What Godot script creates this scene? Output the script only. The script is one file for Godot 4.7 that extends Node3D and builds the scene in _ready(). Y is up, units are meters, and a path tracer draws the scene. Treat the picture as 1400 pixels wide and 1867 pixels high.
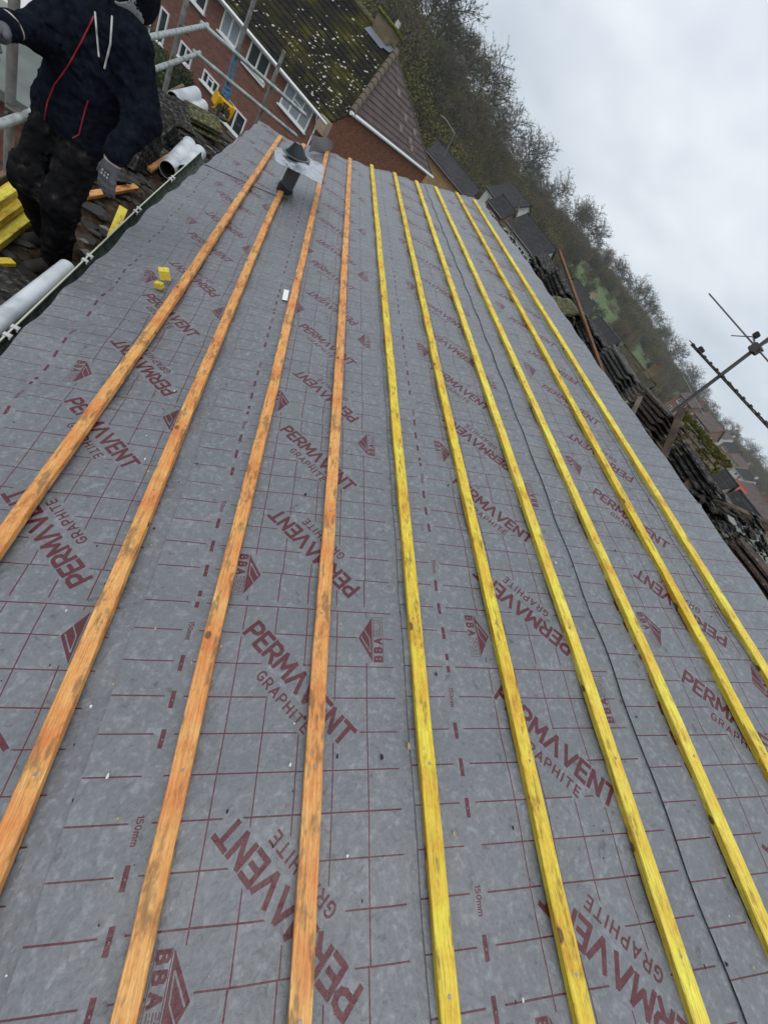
extends Node3D
# A re-roofing job seen from the scaffold: underlay and battens on the slope, the street and the wooded hill beyond.

const PITCH := 0.41887902
const CAM_H := 1.33
var used := {}
var M := {}
var rng := RandomNumberGenerator.new()
var noise_a := FastNoiseLite.new()
var noise_b := FastNoiseLite.new()

# ------------------------------------------------------------------ geometry collector
class Geo:
	var v := PackedVector3Array()
	var n := PackedVector3Array()
	var uv := PackedVector2Array()
	var uv2 := PackedVector2Array()
	var col := PackedColorArray()
	var idx := PackedInt32Array()
	var tint := Color(1, 1, 1)
	func vert(p: Vector3, nn: Vector3, t: Vector2 = Vector2.ZERO, t2: Vector2 = Vector2.ZERO) -> int:
		v.append(p); n.append(nn); uv.append(t); uv2.append(t2); col.append(tint)
		return v.size() - 1
	func quad(a: Vector3, b: Vector3, c: Vector3, d: Vector3, ta := Vector2(0, 0), tb := Vector2(1, 0), tc := Vector2(1, 1), td := Vector2(0, 1)) -> void:
		# a b c d counter-clockwise seen from outside
		var nn := (b - a).cross(c - a)
		if nn.length() < 1e-12: nn = (c - a).cross(d - a)
		nn = nn.normalized()
		var i := vert(a, nn, ta)
		vert(b, nn, tb); vert(c, nn, tc); vert(d, nn, td)
		idx.append_array(PackedInt32Array([i, i + 2, i + 1, i, i + 3, i + 2]))
	func mquad(a: Vector3, b: Vector3, c: Vector3, d: Vector3) -> void:
		# quad with texture coordinates in metres
		var w := a.distance_to(b)
		var h := a.distance_to(d)
		quad(a, b, c, d, Vector2(0, h), Vector2(w, h), Vector2(w, 0), Vector2(0, 0))
	func tri(a: Vector3, b: Vector3, c: Vector3) -> void:
		var nn := (b - a).cross(c - a).normalized()
		var i := vert(a, nn, Vector2(0, 0))
		vert(b, nn, Vector2(1, 0)); vert(c, nn, Vector2(0.5, 1))
		idx.append_array(PackedInt32Array([i, i + 2, i + 1]))
	func box(c: Vector3, s: Vector3, b: Basis = Basis.IDENTITY) -> void:
		var x := b.x * s.x * 0.5
		var y := b.y * s.y * 0.5
		var z := b.z * s.z * 0.5
		mquad(c - x - y + z, c + x - y + z, c + x + y + z, c - x + y + z)
		mquad(c + x - y - z, c - x - y - z, c - x + y - z, c + x + y - z)
		mquad(c + x - y + z, c + x - y - z, c + x + y - z, c + x + y + z)
		mquad(c - x - y - z, c - x - y + z, c - x + y + z, c - x + y - z)
		mquad(c - x + y + z, c + x + y + z, c + x + y - z, c - x + y - z)
		mquad(c - x - y - z, c + x - y - z, c + x - y + z, c - x - y + z)
	func bevel_box(c: Vector3, s: Vector3, b: Basis, e: float) -> void:
		# box with chamfered long edges (along x)
		var hy := s.y * 0.5
		var hz := s.z * 0.5
		var ring := [Vector2(-hy, -hz + e), Vector2(-hy, hz - e), Vector2(-hy + e, hz), Vector2(hy - e, hz), Vector2(hy, hz - e), Vector2(hy, -hz + e), Vector2(hy - e, -hz), Vector2(-hy + e, -hz)]
		var x := b.x * s.x * 0.5
		var per := 0.0
		for k in 8:
			var p: Vector2 = ring[k]
			var q: Vector2 = ring[(k + 1) % 8]
			var a3 := c + b.y * p.x + b.z * p.y
			var b3 := c + b.y * q.x + b.z * q.y
			var l := p.distance_to(q)
			quad(a3 - x, b3 - x, b3 + x, a3 + x, Vector2(0, per), Vector2(0, per + l), Vector2(s.x, per + l), Vector2(s.x, per))
			per += l
		for sgn in [-1.0, 1.0]:
			for k in range(1, 7):
				var p0 = c + x * sgn + b.y * ring[0].x + b.z * ring[0].y
				var p1 = c + x * sgn + b.y * ring[k].x + b.z * ring[k].y
				var p2 = c + x * sgn + b.y * ring[k + 1].x + b.z * ring[k + 1].y
				if sgn < 0: tri(p0, p2, p1)
				else: tri(p0, p1, p2)
	func tube(pts: Array, rad: Array, sides := 10, caps := true, inner := 0.0) -> void:
		var rings := []
		var up := Vector3.UP
		for i in pts.size():
			var d: Vector3 = (pts[min(i + 1, pts.size() - 1)] - pts[max(i - 1, 0)]).normalized()
			if absf(d.dot(up)) > 0.95: up = Vector3.RIGHT if absf(d.x) < 0.9 else Vector3.FORWARD
			var s := d.cross(up).normalized()
			var t := s.cross(d).normalized()
			up = t
			var row := []
			for k in sides + 1:
				var a := TAU * k / sides
				var o := s * cos(a) + t * sin(a)
				row.append(vert(pts[i] + o * rad[i], o, Vector2(float(k) / sides, i * 0.3)))
			rings.append(row)
		for i in rings.size() - 1:
			for k in sides:
				var a: int = rings[i][k]
				var b: int = rings[i][k + 1]
				var c: int = rings[i + 1][k + 1]
				var d: int = rings[i + 1][k]
				idx.append_array(PackedInt32Array([a, b, c, a, c, d]))
		if caps:
			for e in [0, rings.size() - 1]:
				if rad[e] < 1e-4: continue
				var dd: Vector3 = (pts[0] - pts[1]).normalized() if e == 0 else (pts[e] - pts[e - 1]).normalized()
				var c0 := vert(pts[e], dd)
				for k in sides:
					var p: Vector3 = v[rings[e][k]]
					var q: Vector3 = v[rings[e][k + 1]]
					var a := vert(p, dd)
					var b := vert(q, dd)
					if e == 0: idx.append_array(PackedInt32Array([c0, b, a]))
					else: idx.append_array(PackedInt32Array([c0, a, b]))
	func annulus(c: Vector3, axis: Vector3, r0: float, r1: float, sides := 26) -> void:
		var s := axis.cross(Vector3.UP if absf(axis.y) < 0.9 else Vector3.RIGHT).normalized()
		var t := s.cross(axis).normalized()
		for k in sides:
			var a := TAU * k / sides
			var b := TAU * (k + 1) / sides
			var d0 := s * cos(a) + t * sin(a)
			var d1 := s * cos(b) + t * sin(b)
			quad(c + d0 * r0, c + d1 * r0, c + d1 * r1, c + d0 * r1)
	func mesh() -> ArrayMesh:
		var arr := []
		arr.resize(Mesh.ARRAY_MAX)
		arr[Mesh.ARRAY_VERTEX] = v
		arr[Mesh.ARRAY_NORMAL] = n
		arr[Mesh.ARRAY_TEX_UV] = uv
		arr[Mesh.ARRAY_TEX_UV2] = uv2
		arr[Mesh.ARRAY_COLOR] = col
		arr[Mesh.ARRAY_INDEX] = idx
		var m := ArrayMesh.new()
		m.add_surface_from_arrays(Mesh.PRIMITIVE_TRIANGLES, arr)
		return m
	func shift(d: Vector3) -> void:
		for i in v.size(): v[i] += d

# ------------------------------------------------------------------ naming and tagging
func numbered(called: String) -> String:
	if not used.has(called):
		used[called] = 0
		return called
	used[called] += 1
	return "%s_%03d" % [called, used[called]]

func tag(o: Node, label := "", category := "", group := "", kind := "") -> Node:
	if label: o.set_meta("label", label)
	if category: o.set_meta("category", category)
	if group: o.set_meta("group", group)
	if kind: o.set_meta("kind", kind)
	return o

func thing(called: String, label: String, category: String, at := Vector3.ZERO, group := "") -> Node3D:
	var o := Node3D.new()
	o.name = numbered(called)
	add_child(o)
	o.position = at
	tag(o, label, category, group)
	return o

func origin_of(o: Node) -> Vector3:
	var p := Vector3.ZERO
	while o is Node3D and o != self:
		p += o.position
		o = o.get_parent()
	return p

func part(called: String, g: Geo, m: Material, parent: Node, label := "") -> MeshInstance3D:
	var o := MeshInstance3D.new()
	g.shift(-origin_of(parent))
	o.mesh = g.mesh()
	o.material_override = m
	var nm := called
	var k := 0
	while parent.has_node(NodePath(nm)):
		k += 1
		nm = "%s_%03d" % [called, k]
	o.name = nm
	parent.add_child(o, true)
	if label: o.set_meta("label", label)
	return o

func single(called: String, g: Geo, m: Material, label: String, category: String, at: Vector3, group := "") -> MeshInstance3D:
	var o := MeshInstance3D.new()
	g.shift(-at)
	o.mesh = g.mesh()
	o.material_override = m
	o.name = numbered(called)
	add_child(o)
	o.position = at
	tag(o, label, category, group)
	return o

func struct(called: String, g: Geo, m: Material) -> MeshInstance3D:
	var o := MeshInstance3D.new()
	o.mesh = g.mesh()
	o.material_override = m
	o.name = numbered(called)
	add_child(o)
	o.set_meta("kind", "structure")
	return o

func copy(o: Node3D, label := "") -> Node3D:
	var base := String(o.name)
	if base.length() > 4 and base.substr(base.length() - 4, 1) == "_" and base.substr(base.length() - 3).is_valid_int(): base = base.substr(0, base.length() - 4)
	var c: Node3D = o.duplicate()
	c.name = numbered(base)
	add_child(c)
	if label: c.set_meta("label", label)
	return c

func multi(called: String, mesh: Mesh, m: Material, xs: Array, cs: Array, label := "", category := "", parent: Node = null) -> MultiMeshInstance3D:
	var mm := MultiMesh.new()
	mm.transform_format = MultiMesh.TRANSFORM_3D
	mm.use_colors = cs.size() > 0
	mm.mesh = mesh
	mm.instance_count = xs.size()
	for i in xs.size():
		mm.set_instance_transform(i, xs[i])
		if cs.size(): mm.set_instance_color(i, cs[i])
	var o := MultiMeshInstance3D.new()
	o.multimesh = mm
	o.material_override = m
	if parent:
		var off := origin_of(parent)
		for i in xs.size():
			mm.set_instance_transform(i, Transform3D(xs[i].basis, xs[i].origin - off))
		o.name = called
		parent.add_child(o, true)
		o.set_meta("kind", "stuff")
	else:
		o.name = numbered(called)
		add_child(o)
		tag(o, label, category, "", "stuff")
	return o

# ------------------------------------------------------------------ materials
func lin(r: float, g: float, b: float) -> Color:
	return Color(r, g, b).linear_to_srgb()

func mat(c: Color, rough := 0.8, metal := 0.0, vc := false) -> StandardMaterial3D:
	var m := StandardMaterial3D.new()
	m.albedo_color = c
	m.roughness = rough
	m.metallic = metal
	m.vertex_color_use_as_albedo = vc
	return m

func ramp_tex(freq: float, stops: Array, size := 512, octaves := 5, seed_ := 1, kind := FastNoiseLite.TYPE_SIMPLEX_SMOOTH) -> NoiseTexture2D:
	var nz := FastNoiseLite.new()
	nz.noise_type = kind
	nz.seed = seed_
	nz.frequency = freq
	nz.fractal_octaves = octaves
	nz.fractal_gain = 0.55
	var t := NoiseTexture2D.new()
	t.width = size; t.height = size
	t.seamless = true
	t.noise = nz
	var gr := Gradient.new()
	var offs := PackedFloat32Array()
	var cols := PackedColorArray()
	for s in stops:
		offs.append(s[0]); cols.append(s[1])
	gr.offsets = offs; gr.colors = cols
	t.color_ramp = gr
	return t

func tri_mat(tex: Texture2D, scale: float, rough := 0.85, bump := 0.0, seed_ := 5) -> StandardMaterial3D:
	var m := mat(Color(1, 1, 1), rough)
	m.albedo_texture = tex
	m.uv1_triplanar = true
	m.uv1_scale = Vector3.ONE * scale
	if bump > 0.0:
		var nz := FastNoiseLite.new()
		nz.seed = seed_
		nz.frequency = 0.02
		nz.fractal_octaves = 5
		var t := NoiseTexture2D.new()
		t.width = 512; t.height = 512; t.seamless = true; t.noise = nz
		t.as_normal_map = true
		t.bump_strength = bump
		m.normal_enabled = true
		m.normal_texture = t
	return m

func mix3(a: Vector3, b: Vector3, t: float) -> Vector3:
	return a + (b - a) * clampf(t, 0.0, 1.0)

func wood_texture(base: Vector3, light: Vector3, stain: Vector3, stain_cut: float, seed_: int) -> ImageTexture:
	var w := 1024
	var h := 128
	var g1 := FastNoiseLite.new(); g1.seed = seed_; g1.frequency = 1.0; g1.fractal_octaves = 3
	var g2 := FastNoiseLite.new(); g2.seed = seed_ + 7; g2.frequency = 1.0; g2.fractal_octaves = 5; g2.fractal_gain = 0.6
	var r := RandomNumberGenerator.new(); r.seed = seed_
	var knots := []
	for k in 2: knots.append(Vector3(r.randf() * w, r.randf() * h, r.randf_range(3, 6)))
	var data := PackedByteArray()
	data.resize(w * h * 3)
	var i := 0
	for y in h:
		for x in w:
			var u := float(x) / w
			var vv := float(y) / h
			var ang := u * TAU
			# sampled on a circle so that the length wraps
			var cx := cos(ang) * 2.0
			var cy := sin(ang) * 2.0
			var bend := g2.get_noise_3d(cx * 0.6, cy * 0.6, vv * 2.0) * 0.06
			var grain := g1.get_noise_3d(cx * 0.9, cy * 0.9, (vv + bend) * 30.0)
			var blot := g2.get_noise_3d(cx * 4.2, cy * 4.2, vv * 4.5 + 9.0)
			var c := mix3(base, light, 0.5 + grain * 1.1 + blot * 0.35)
			var st := g2.get_noise_3d(cx * 1.25 + 40.0, cy * 1.25, vv * 4.2) * 0.95 + g2.get_noise_3d(cx * 7.0, cy * 7.0 + 11.0, vv * 9.0) * 0.35 + grain * 0.12
			var warm := g2.get_noise_3d(cx * 1.1 + 70.0, cy * 1.1, vv * 0.8)
			c *= Vector3(1.0 + warm * .15, 1.0 + warm * .55, 1.0 + warm * .7)
			var fine := g1.get_noise_3d(cx * 1.6 + 5.0, cy * 1.6, (vv + bend) * 62.0)
			c = mix3(c, stain, clampf((absf(fine) - .27) * 2.4, 0.0, .42))
			c = mix3(c, stain, minf((st - stain_cut) * 2.0, 0.75))
			for kk in knots:
				var d = Vector2((x - kk.x) * 0.9, (y - kk.y) * 0.6).length() / kk.z
				if d < 1.8: c = mix3(c, stain * 0.5, (1.25 - d) * 2.0 if d > 0.6 else 0.85)
			var s := Color(c.x, c.y, c.z).linear_to_srgb()
			data[i] = int(clampf(s.r, 0, 1) * 255); data[i + 1] = int(clampf(s.g, 0, 1) * 255); data[i + 2] = int(clampf(s.b, 0, 1) * 255)
			i += 3
	return ImageTexture.create_from_image(Image.create_from_data(w, h, false, Image.FORMAT_RGB8, data))

# ------------------------------------------------------------------ the underlay's print
var PS := 2048
var pmask := PackedByteArray()

func fill_poly(pts: Array, value: int) -> void:
	# pts: Vector2(s, v) in metres on a 1 m square that wraps along s
	var y0 := 1e9
	var y1 := -1e9
	for p in pts:
		y0 = minf(y0, p.y); y1 = maxf(y1, p.y)
	for yy in range(maxi(0, int(floor(y0 * PS))), mini(PS - 1, int(ceil(y1 * PS))) + 1):
		var y := (yy + 0.5) / PS
		var x0 := 1e9
		var x1 := -1e9
		for k in pts.size():
			var a: Vector2 = pts[k]
			var b: Vector2 = pts[(k + 1) % pts.size()]
			if (a.y <= y) != (b.y <= y):
				var x := a.x + (b.x - a.x) * (y - a.y) / (b.y - a.y)
				x0 = minf(x0, x); x1 = maxf(x1, x)
		if x1 < x0: continue
		for xx in range(int(round(x0 * PS)), int(round(x1 * PS))):
			pmask[yy * PS + posmod(xx, PS)] = value

func stroke(p: Vector2, q: Vector2, w: float, value := 0, ext := 0.0) -> void:
	var d := (q - p).normalized()
	var n := Vector2(-d.y, d.x) * w * 0.5
	fill_poly([p - d * ext + n, q + d * ext + n, q + d * ext - n, p - d * ext - n], value)

var GLYPH := {
	"P": [[0, 0, 0, 1, .36, 1, .55, .92, .62, .73, .55, .53, .36, .44, 0, .44]],
	"E": [[.55, 1, 0, 1, 0, 0, .55, 0], [0, .5, .48, .5]],
	"R": [[0, 0, 0, 1, .36, 1, .55, .92, .62, .73, .55, .53, .36, .44, 0, .44], [.3, .44, .64, 0]],
	"M": [[0, 0, .04, 1, .42, .3, .8, 1, .84, 0]],
	"^": [[0, 0, .4, 1, .8, 0]],
	"V": [[0, 1, .4, 0, .8, 1]],
	"N": [[0, 0, 0, 1, .62, 0, .62, 1]],
	"T": [[0, 1, .72, 1], [.36, 1, .36, 0]],
	"G": [[.64, .82, .48, .97, .24, .97, .06, .8, 0, .5, .06, .2, .24, .03, .48, .03, .64, .16, .64, .46, .38, .46]],
	"A": [[0, 0, .36, 1, .72, 0], [.13, .3, .59, .3]],
	"H": [[0, 0, 0, 1], [.62, 0, .62, 1], [0, .5, .62, .5]],
	"I": [[.06, 0, .06, 1]],
	"B": [[0, 0, 0, 1, .36, 1, .54, .9, .54, .64, .38, .52, 0, .52], [.38, .52, .6, .4, .6, .12, .4, 0, 0, 0]],
	"1": [[.08, .8, .3, 1, .3, 0]],
	"5": [[.52, 1, .08, 1, .04, .56, .32, .62, .54, .5, .56, .22, .38, 0, .12, 0, 0, .12]],
	"0": [[.28, 1, .06, .82, 0, .5, .06, .18, .28, 0, .5, .18, .56, .5, .5, .82, .28, 1]],
	"m": [[0, 0, 0, .68], [0, .55, .2, .68, .38, .58, .38, 0], [.38, .55, .58, .68, .78, .58, .78, 0]],
}

func write(text: String, at: Vector2, along: Vector2, up: Vector2, cap: float, length: float, weight: float, value := 0) -> void:
	var total := 0.0
	var ws := []
	for ch in text:
		var w := 0.0
		for st in GLYPH[ch]:
			for k in range(0, st.size(), 2): w = maxf(w, st[k])
		ws.append(w)
		total += w
	var gap := (length / cap - total) / maxf(1.0, text.length() - 1.0)
	var x := 0.0
	for i in text.length():
		for st in GLYPH[text[i]]:
			for k in range(0, st.size() - 2, 2):
				stroke(at + along * (x + st[k]) * cap + up * st[k + 1] * cap, at + along * (x + st[k + 2]) * cap + up * st[k + 3] * cap, weight * cap, value, weight * cap * 0.35)
		x += ws[i] + gap

func certificate(f: Callable) -> void:
	# the small approval mark: a peaked triangle beside three letters and fine print
	fill_poly([f.call(Vector2(.2, .257)), f.call(Vector2(.036, .257)), f.call(Vector2(.036, .35)), f.call(Vector2(.2, .35))], 255)
	fill_poly([f.call(Vector2(.197, .297)), f.call(Vector2(.118, .346)), f.call(Vector2(.039, .297))], 0)
	stroke(f.call(Vector2(.165, .304)), f.call(Vector2(.112, .337)), .004, 255)
	stroke(f.call(Vector2(.165, .304)), f.call(Vector2(.118, .306)), .003, 255)
	stroke(f.call(Vector2(.118, .306)), f.call(Vector2(.075, .333)), .003, 255)
	for e in [[.198, .2585, .038, .2585], [.198, .2935, .038, .2935], [.198, .2585, .198, .2935], [.038, .2585, .038, .2935]]:
		stroke(f.call(Vector2(e[0], e[1])), f.call(Vector2(e[2], e[3])), .0016)
	var o: Vector2 = f.call(Vector2(.194, .264))
	write("BBA", o, (f.call(Vector2(.1, .264)) - o).normalized(), (f.call(Vector2(.194, .3)) - o).normalized(), .024, .076, .3)
	for k in 5:
		var a := .111
		while a > .045:
			var l := .006 + .008 * absf(sin(a * 917.0 + k * 5.0))
			stroke(f.call(Vector2(a, .266 + .006 * k)), f.call(Vector2(maxf(.043, a - l), .266 + .006 * k)), .0022)
			a -= l + .003

func print_mask() -> ImageTexture:
	pmask.resize(PS * PS)
	pmask.fill(255)
	for k in 10:
		var s := -0.0965 * k - 0.002
		stroke(Vector2(s, 0), Vector2(s, .136), .0036)
		stroke(Vector2(s, .187), Vector2(s, .83), .0036)
	for k in 5:
		var v := .318 + .104 * k
		stroke(Vector2(-.87, v), Vector2(-.002, v), .0036)
		stroke(Vector2(.018, v - .004), Vector2(.13, v - .004), .0036)
	for c in [[.32], [.22], [.12], [-.2], [-.3], [-.4]]:
		fill_poly([Vector2(c[0] - .023, .1535), Vector2(c[0] + .023, .1535), Vector2(c[0] + .023, .1655), Vector2(c[0] - .023, .1655)], 0)
		fill_poly([Vector2(c[0] - .004, .159), Vector2(c[0], .159), Vector2(c[0], .162), Vector2(c[0] - .004, .162)], 255)
	for c in [.032, -.01]:
		fill_poly([Vector2(c - .011, .1535), Vector2(c + .011, .1535), Vector2(c + .011, .1655), Vector2(c - .011, .1655)], 0)
	for s0 in [-.07, .435]:
		write("150mm", Vector2(s0, .153), Vector2(-1, 0), Vector2(0, 1), .014, .058, .2)
	var e1 := Vector2(-.7, .714)
	var e2 := Vector2(.714, .7)
	for turn in 2:
		var f := func(p: Vector2) -> Vector2: return p if turn == 0 else Vector2(-p.x, 1.035 - p.y)
		var sg := 1.0 if turn == 0 else -1.0
		var p0: Vector2 = f.call(Vector2(-.1, .325))
		var a := e1 * sg
		var b := e2 * sg
		fill_poly([p0 - a * .012 - b * .012, p0 + a * .478 - b * .012, p0 + a * .478 + b * .07, p0 - a * .012 + b * .07], 255)
		fill_poly([p0 + a * .115 - b * .068, p0 + a * .375 - b * .068, p0 + a * .375, p0 + a * .115], 255)
		write("PERM^VENT", p0, a, b, .057, .465, .23)
		write("GRAPHITE", p0 + a * .135 - b * .056, a, b, .029, .222, .2)
		var g := func(p: Vector2) -> Vector2: return p if turn == 0 else Vector2(.019 - p.x, 1.052 - p.y)
		certificate(g)
	return ImageTexture.create_from_image(Image.create_from_data(PS, PS, false, Image.FORMAT_L8, pmask))

func mottle_texture() -> ImageTexture:
	var n := 1024
	var imgs := []
	for q in [[0.006, 5, 3], [0.07, 5, 8], [0.03, 6, 21], [0.16, 3, 33]]:
		var nz := FastNoiseLite.new()
		nz.frequency = q[0]; nz.fractal_octaves = q[1]; nz.seed = q[2]; nz.fractal_gain = 0.6
		imgs.append(nz.get_seamless_image(n, n).get_data())
	var A: PackedByteArray = imgs[0]
	var B: PackedByteArray = imgs[1]
	var C: PackedByteArray = imgs[2]
	var D: PackedByteArray = imgs[3]
	var data := PackedByteArray()
	data.resize(n * n * 3)
	var lut := PackedByteArray()
	lut.resize(1024)
	for k in 1024: lut[k] = int(Color(k / 1023.0, 0, 0).linear_to_srgb().r * 255)
	for i in n * n:
		var a := A[i] / 255.0
		var b := B[i] / 255.0
		var c := C[i] / 255.0
		var d := D[i] / 255.0
		var g := 0.158 + (a - 0.5) * 0.03 + (d - 0.5) * 0.04 + (b - 0.5) * 0.03
		g += clampf((b * 0.55 + c * 0.45 - 0.54) * 0.32, 0.0, 0.05) * (0.4 + d)      # chalky scuffs
		g -= clampf((0.24 - c) * 0.8, 0.0, 0.06) * (0.4 + d)           # damp smudges
		if d > 0.80 and b > 0.60: g += 0.035
		g = clampf(g, 0.02, 0.9)
		data[i * 3] = lut[int(g * 0.965 * 1023)]
		data[i * 3 + 1] = lut[int(minf(g * 1.015, 1.0) * 1023)]
		data[i * 3 + 2] = lut[int(minf(g * 1.095, 1.0) * 1023)]
	return ImageTexture.create_from_image(Image.create_from_data(n, n, false, Image.FORMAT_RGB8, data))

func brick_texture(c0: Vector3, c1: Vector3, mortar: Vector3, seed_: int) -> ImageTexture:
	# grain for walls too far away to tell the bricks apart: 1.8 m x 1.2 m
	var w := 512
	var h := 512
	var r := RandomNumberGenerator.new()
	r.seed = seed_
	var img := Image.create(w, h, false, Image.FORMAT_RGB8)
	img.fill(Color(mortar.x, mortar.y, mortar.z).linear_to_srgb())
	var rows := 16
	var per := 8
	for y in rows:
		for x in per:
			var c := mix3(c0, c1, r.randf()) * r.randf_range(0.75, 1.15)
			var x0 := int((x + (0.5 if y % 2 else 0.0)) * w / per)
			var rect := Rect2i(x0 + 2, y * h / rows + 3, w / per - 4, h / rows - 6)
			img.fill_rect(rect, Color(c.x, c.y, c.z).linear_to_srgb())
			if x0 + w / per > w: img.fill_rect(Rect2i(x0 + 2 - w, rect.position.y, rect.size.x, rect.size.y), Color(c.x, c.y, c.z).linear_to_srgb())
	return ImageTexture.create_from_image(img)

func brick_mat(c0: Vector3, c1: Vector3, mortar: Vector3, seed_: int) -> StandardMaterial3D:
	var m := mat(Color(1, 1, 1), 0.9)
	m.albedo_texture = brick_texture(c0, c1, mortar, seed_)
	m.uv1_scale = Vector3(1 / 1.8, 1 / 1.2, 1)
	return m

func make_materials() -> void:
	var mem := mat(lin(.085, .013, .021), 0.41)
	mem.metallic_specular = 0.5
	mem.detail_enabled = true
	mem.detail_blend_mode = BaseMaterial3D.BLEND_MODE_MIX
	mem.detail_albedo = mottle_texture()
	mem.detail_uv_layer = BaseMaterial3D.DETAIL_UV_2
	mem.detail_mask = print_mask()
	var cr := FastNoiseLite.new()
	cr.seed = 6
	cr.frequency = 0.0065
	cr.fractal_type = FastNoiseLite.FRACTAL_RIDGED
	cr.fractal_octaves = 4
	cr.domain_warp_enabled = true
	var ct := NoiseTexture2D.new()
	ct.width = 1024; ct.height = 1024; ct.seamless = true; ct.noise = cr
	ct.as_normal_map = true
	ct.bump_strength = 6.0
	mem.normal_enabled = true
	mem.normal_texture = ct
	mem.normal_scale = 0.7
	M.membrane = mem
	M.membrane_back = mat(lin(.2, .205, .22), 0.5)
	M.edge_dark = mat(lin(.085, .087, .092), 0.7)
	for q in [["orange", Vector3(.62, .225, .05), Vector3(.74, .37, .12), Vector3(.19, .10, .035), 0.02, 11], ["yellow", Vector3(.62, .41, .018), Vector3(.76, .56, .06), Vector3(.17, .085, .012), 0.13, 23], ["pale", Vector3(.67, .485, .026), Vector3(.80, .63, .10), Vector3(.22, .12, .018), 0.17, 37]]:
		var m := mat(Color(1, 1, 1), 0.62)
		m.albedo_texture = wood_texture(q[1], q[2], q[3], q[4], q[5])
		m.uv1_scale = Vector3(1 / 2.6, 1 / 0.15, 1)
		M[q[0]] = m
	var ram := mat(lin(.20, .105, .055), 0.8)
	ram.albedo_texture = ramp_tex(0.01, [[0.0, Color(.5, .5, .5)], [0.5, Color(.95, .9, .85)], [1.0, Color(1, 1, 1)]], 256, 4, 3)
	ram.uv1_triplanar = true
	ram.uv1_scale = Vector3(3, 3, 1)
	M.old_wood = ram
	M.grey_wood = tri_mat(ramp_tex(0.02, [[0.2, lin(.07, .06, .045)], [0.8, lin(.19, .165, .13)]], 256, 5, 71), 2.0, 0.9)
	M.dark_wood = tri_mat(ramp_tex(0.02, [[0.2, lin(.02, .014, .009)], [0.6, lin(.065, .042, .026)], [0.9, lin(.13, .09, .06)]], 256, 5, 4), 1.5, 0.85)
	M.tile_dark = tri_mat(ramp_tex(0.02, [[0.15, lin(.012, .012, .012)], [0.5, lin(.035, .032, .03)], [0.72, lin(.07, .068, .062)], [0.9, lin(.22, .22, .2)]], 512, 5, 6), 1.8, 0.8, 4.0)
	M.tile_dark.metallic_specular = 0.2
	M.tile_grey = tri_mat(ramp_tex(0.02, [[0.15, lin(.02, .02, .019)], [0.5, lin(.055, .052, .047)], [0.75, lin(.11, .105, .095)], [0.92, lin(.3, .3, .27)]], 512, 5, 61), 2.4, 0.85, 4.0)
	M.tile_rust = tri_mat(ramp_tex(0.02, [[0.15, lin(.014, .012, .011)], [0.5, lin(.04, .03, .024)], [0.72, lin(.085, .045, .03)], [0.9, lin(.2, .18, .15)]], 512, 5, 62), 2.4, 0.85, 4.0)
	M.tile_moss = tri_mat(ramp_tex(0.02, [[0.2, lin(.02, .02, .012)], [0.45, lin(.06, .055, .035)], [0.62, lin(.10, .10, .02)], [0.85, lin(.2, .2, .15)]], 512, 5, 9), 1.8, 0.95, 6.0)
	M.dirt = tri_mat(ramp_tex(0.012, [[0.15, lin(.012, .009, .006)], [0.5, lin(.045, .03, .02)], [0.75, lin(.085, .06, .04)], [0.95, lin(.16, .14, .11)]], 512, 6, 12), 0.9, 0.95, 8.0)
	M.dirt.metallic_specular = 0.2
	M.board = tri_mat(ramp_tex(0.02, [[0.2, lin(.08, .05, .03)], [0.8, lin(.2, .14, .08)]], 256, 4, 13), 1.0, 0.9)
	M.galv = tri_mat(ramp_tex(0.02, [[0.2, lin(.20, .22, .20)], [0.55, lin(.36, .39, .37)], [0.9, lin(.50, .53, .51)]], 256, 4, 14), 1.6, 0.5)
	M.galv.metallic = 0.35
	M.galv_dull = tri_mat(ramp_tex(0.02, [[0.2, lin(.12, .12, .11)], [0.8, lin(.25, .25, .235)]], 256, 4, 15), 1.6, 0.6)
	M.coupler = mat(lin(.08, .075, .07), 0.6, 0.5)
	M.white = mat(lin(.78, .80, .80), 0.45)
	M.upvc = mat(lin(.72, .75, .75), 0.4)
	M.paper = mat(lin(.8, .8, .8), 0.7)
	M.pipe_white = tri_mat(ramp_tex(0.01, [[0.25, lin(.42, .44, .46)], [0.42, lin(.54, .57, .60)], [0.8, lin(.64, .67, .70)]], 256, 4, 16), 1.2, 0.35)
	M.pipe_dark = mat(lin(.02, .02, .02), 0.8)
	M.gutter = tri_mat(ramp_tex(0.02, [[0.2, lin(.02, .027, .02)], [0.55, lin(.05, .066, .05)], [0.85, lin(.11, .13, .1)]], 256, 5, 17), 2.2, 0.6)
	M.rim = mat(lin(.55, .58, .42), 0.5)
	M.plastic_grey = mat(lin(.075, .08, .082), 0.42)
	M.rubber = mat(lin(.04, .052, .064), 0.35)
	M.clip = mat(lin(.5, .5, .48), 0.6)
	M.alu = mat(lin(.50, .52, .55), 0.3, 0.8)
	M.glass = mat(lin(.03, .04, .045), 0.08)
	M.glass.metallic_specular = 0.8
	M.curtain = mat(lin(.25, .29, .32), 0.35)
	M.brick_front = brick_mat(Vector3(.15, .06, .043), Vector3(.20, .085, .06), Vector3(.17, .11, .085), 3)
	M.brick_side = brick_mat(Vector3(.22, .07, .03), Vector3(.30, .115, .05), Vector3(.085, .055, .04), 4)
	M.brick_tan = brick_mat(Vector3(.33, .20, .09), Vector3(.42, .26, .11), Vector3(.30, .2, .11), 5)
	M.brick_far = brick_mat(Vector3(.20, .10, .065), Vector3(.28, .15, .10), Vector3(.2, .14, .1), 6)
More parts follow.
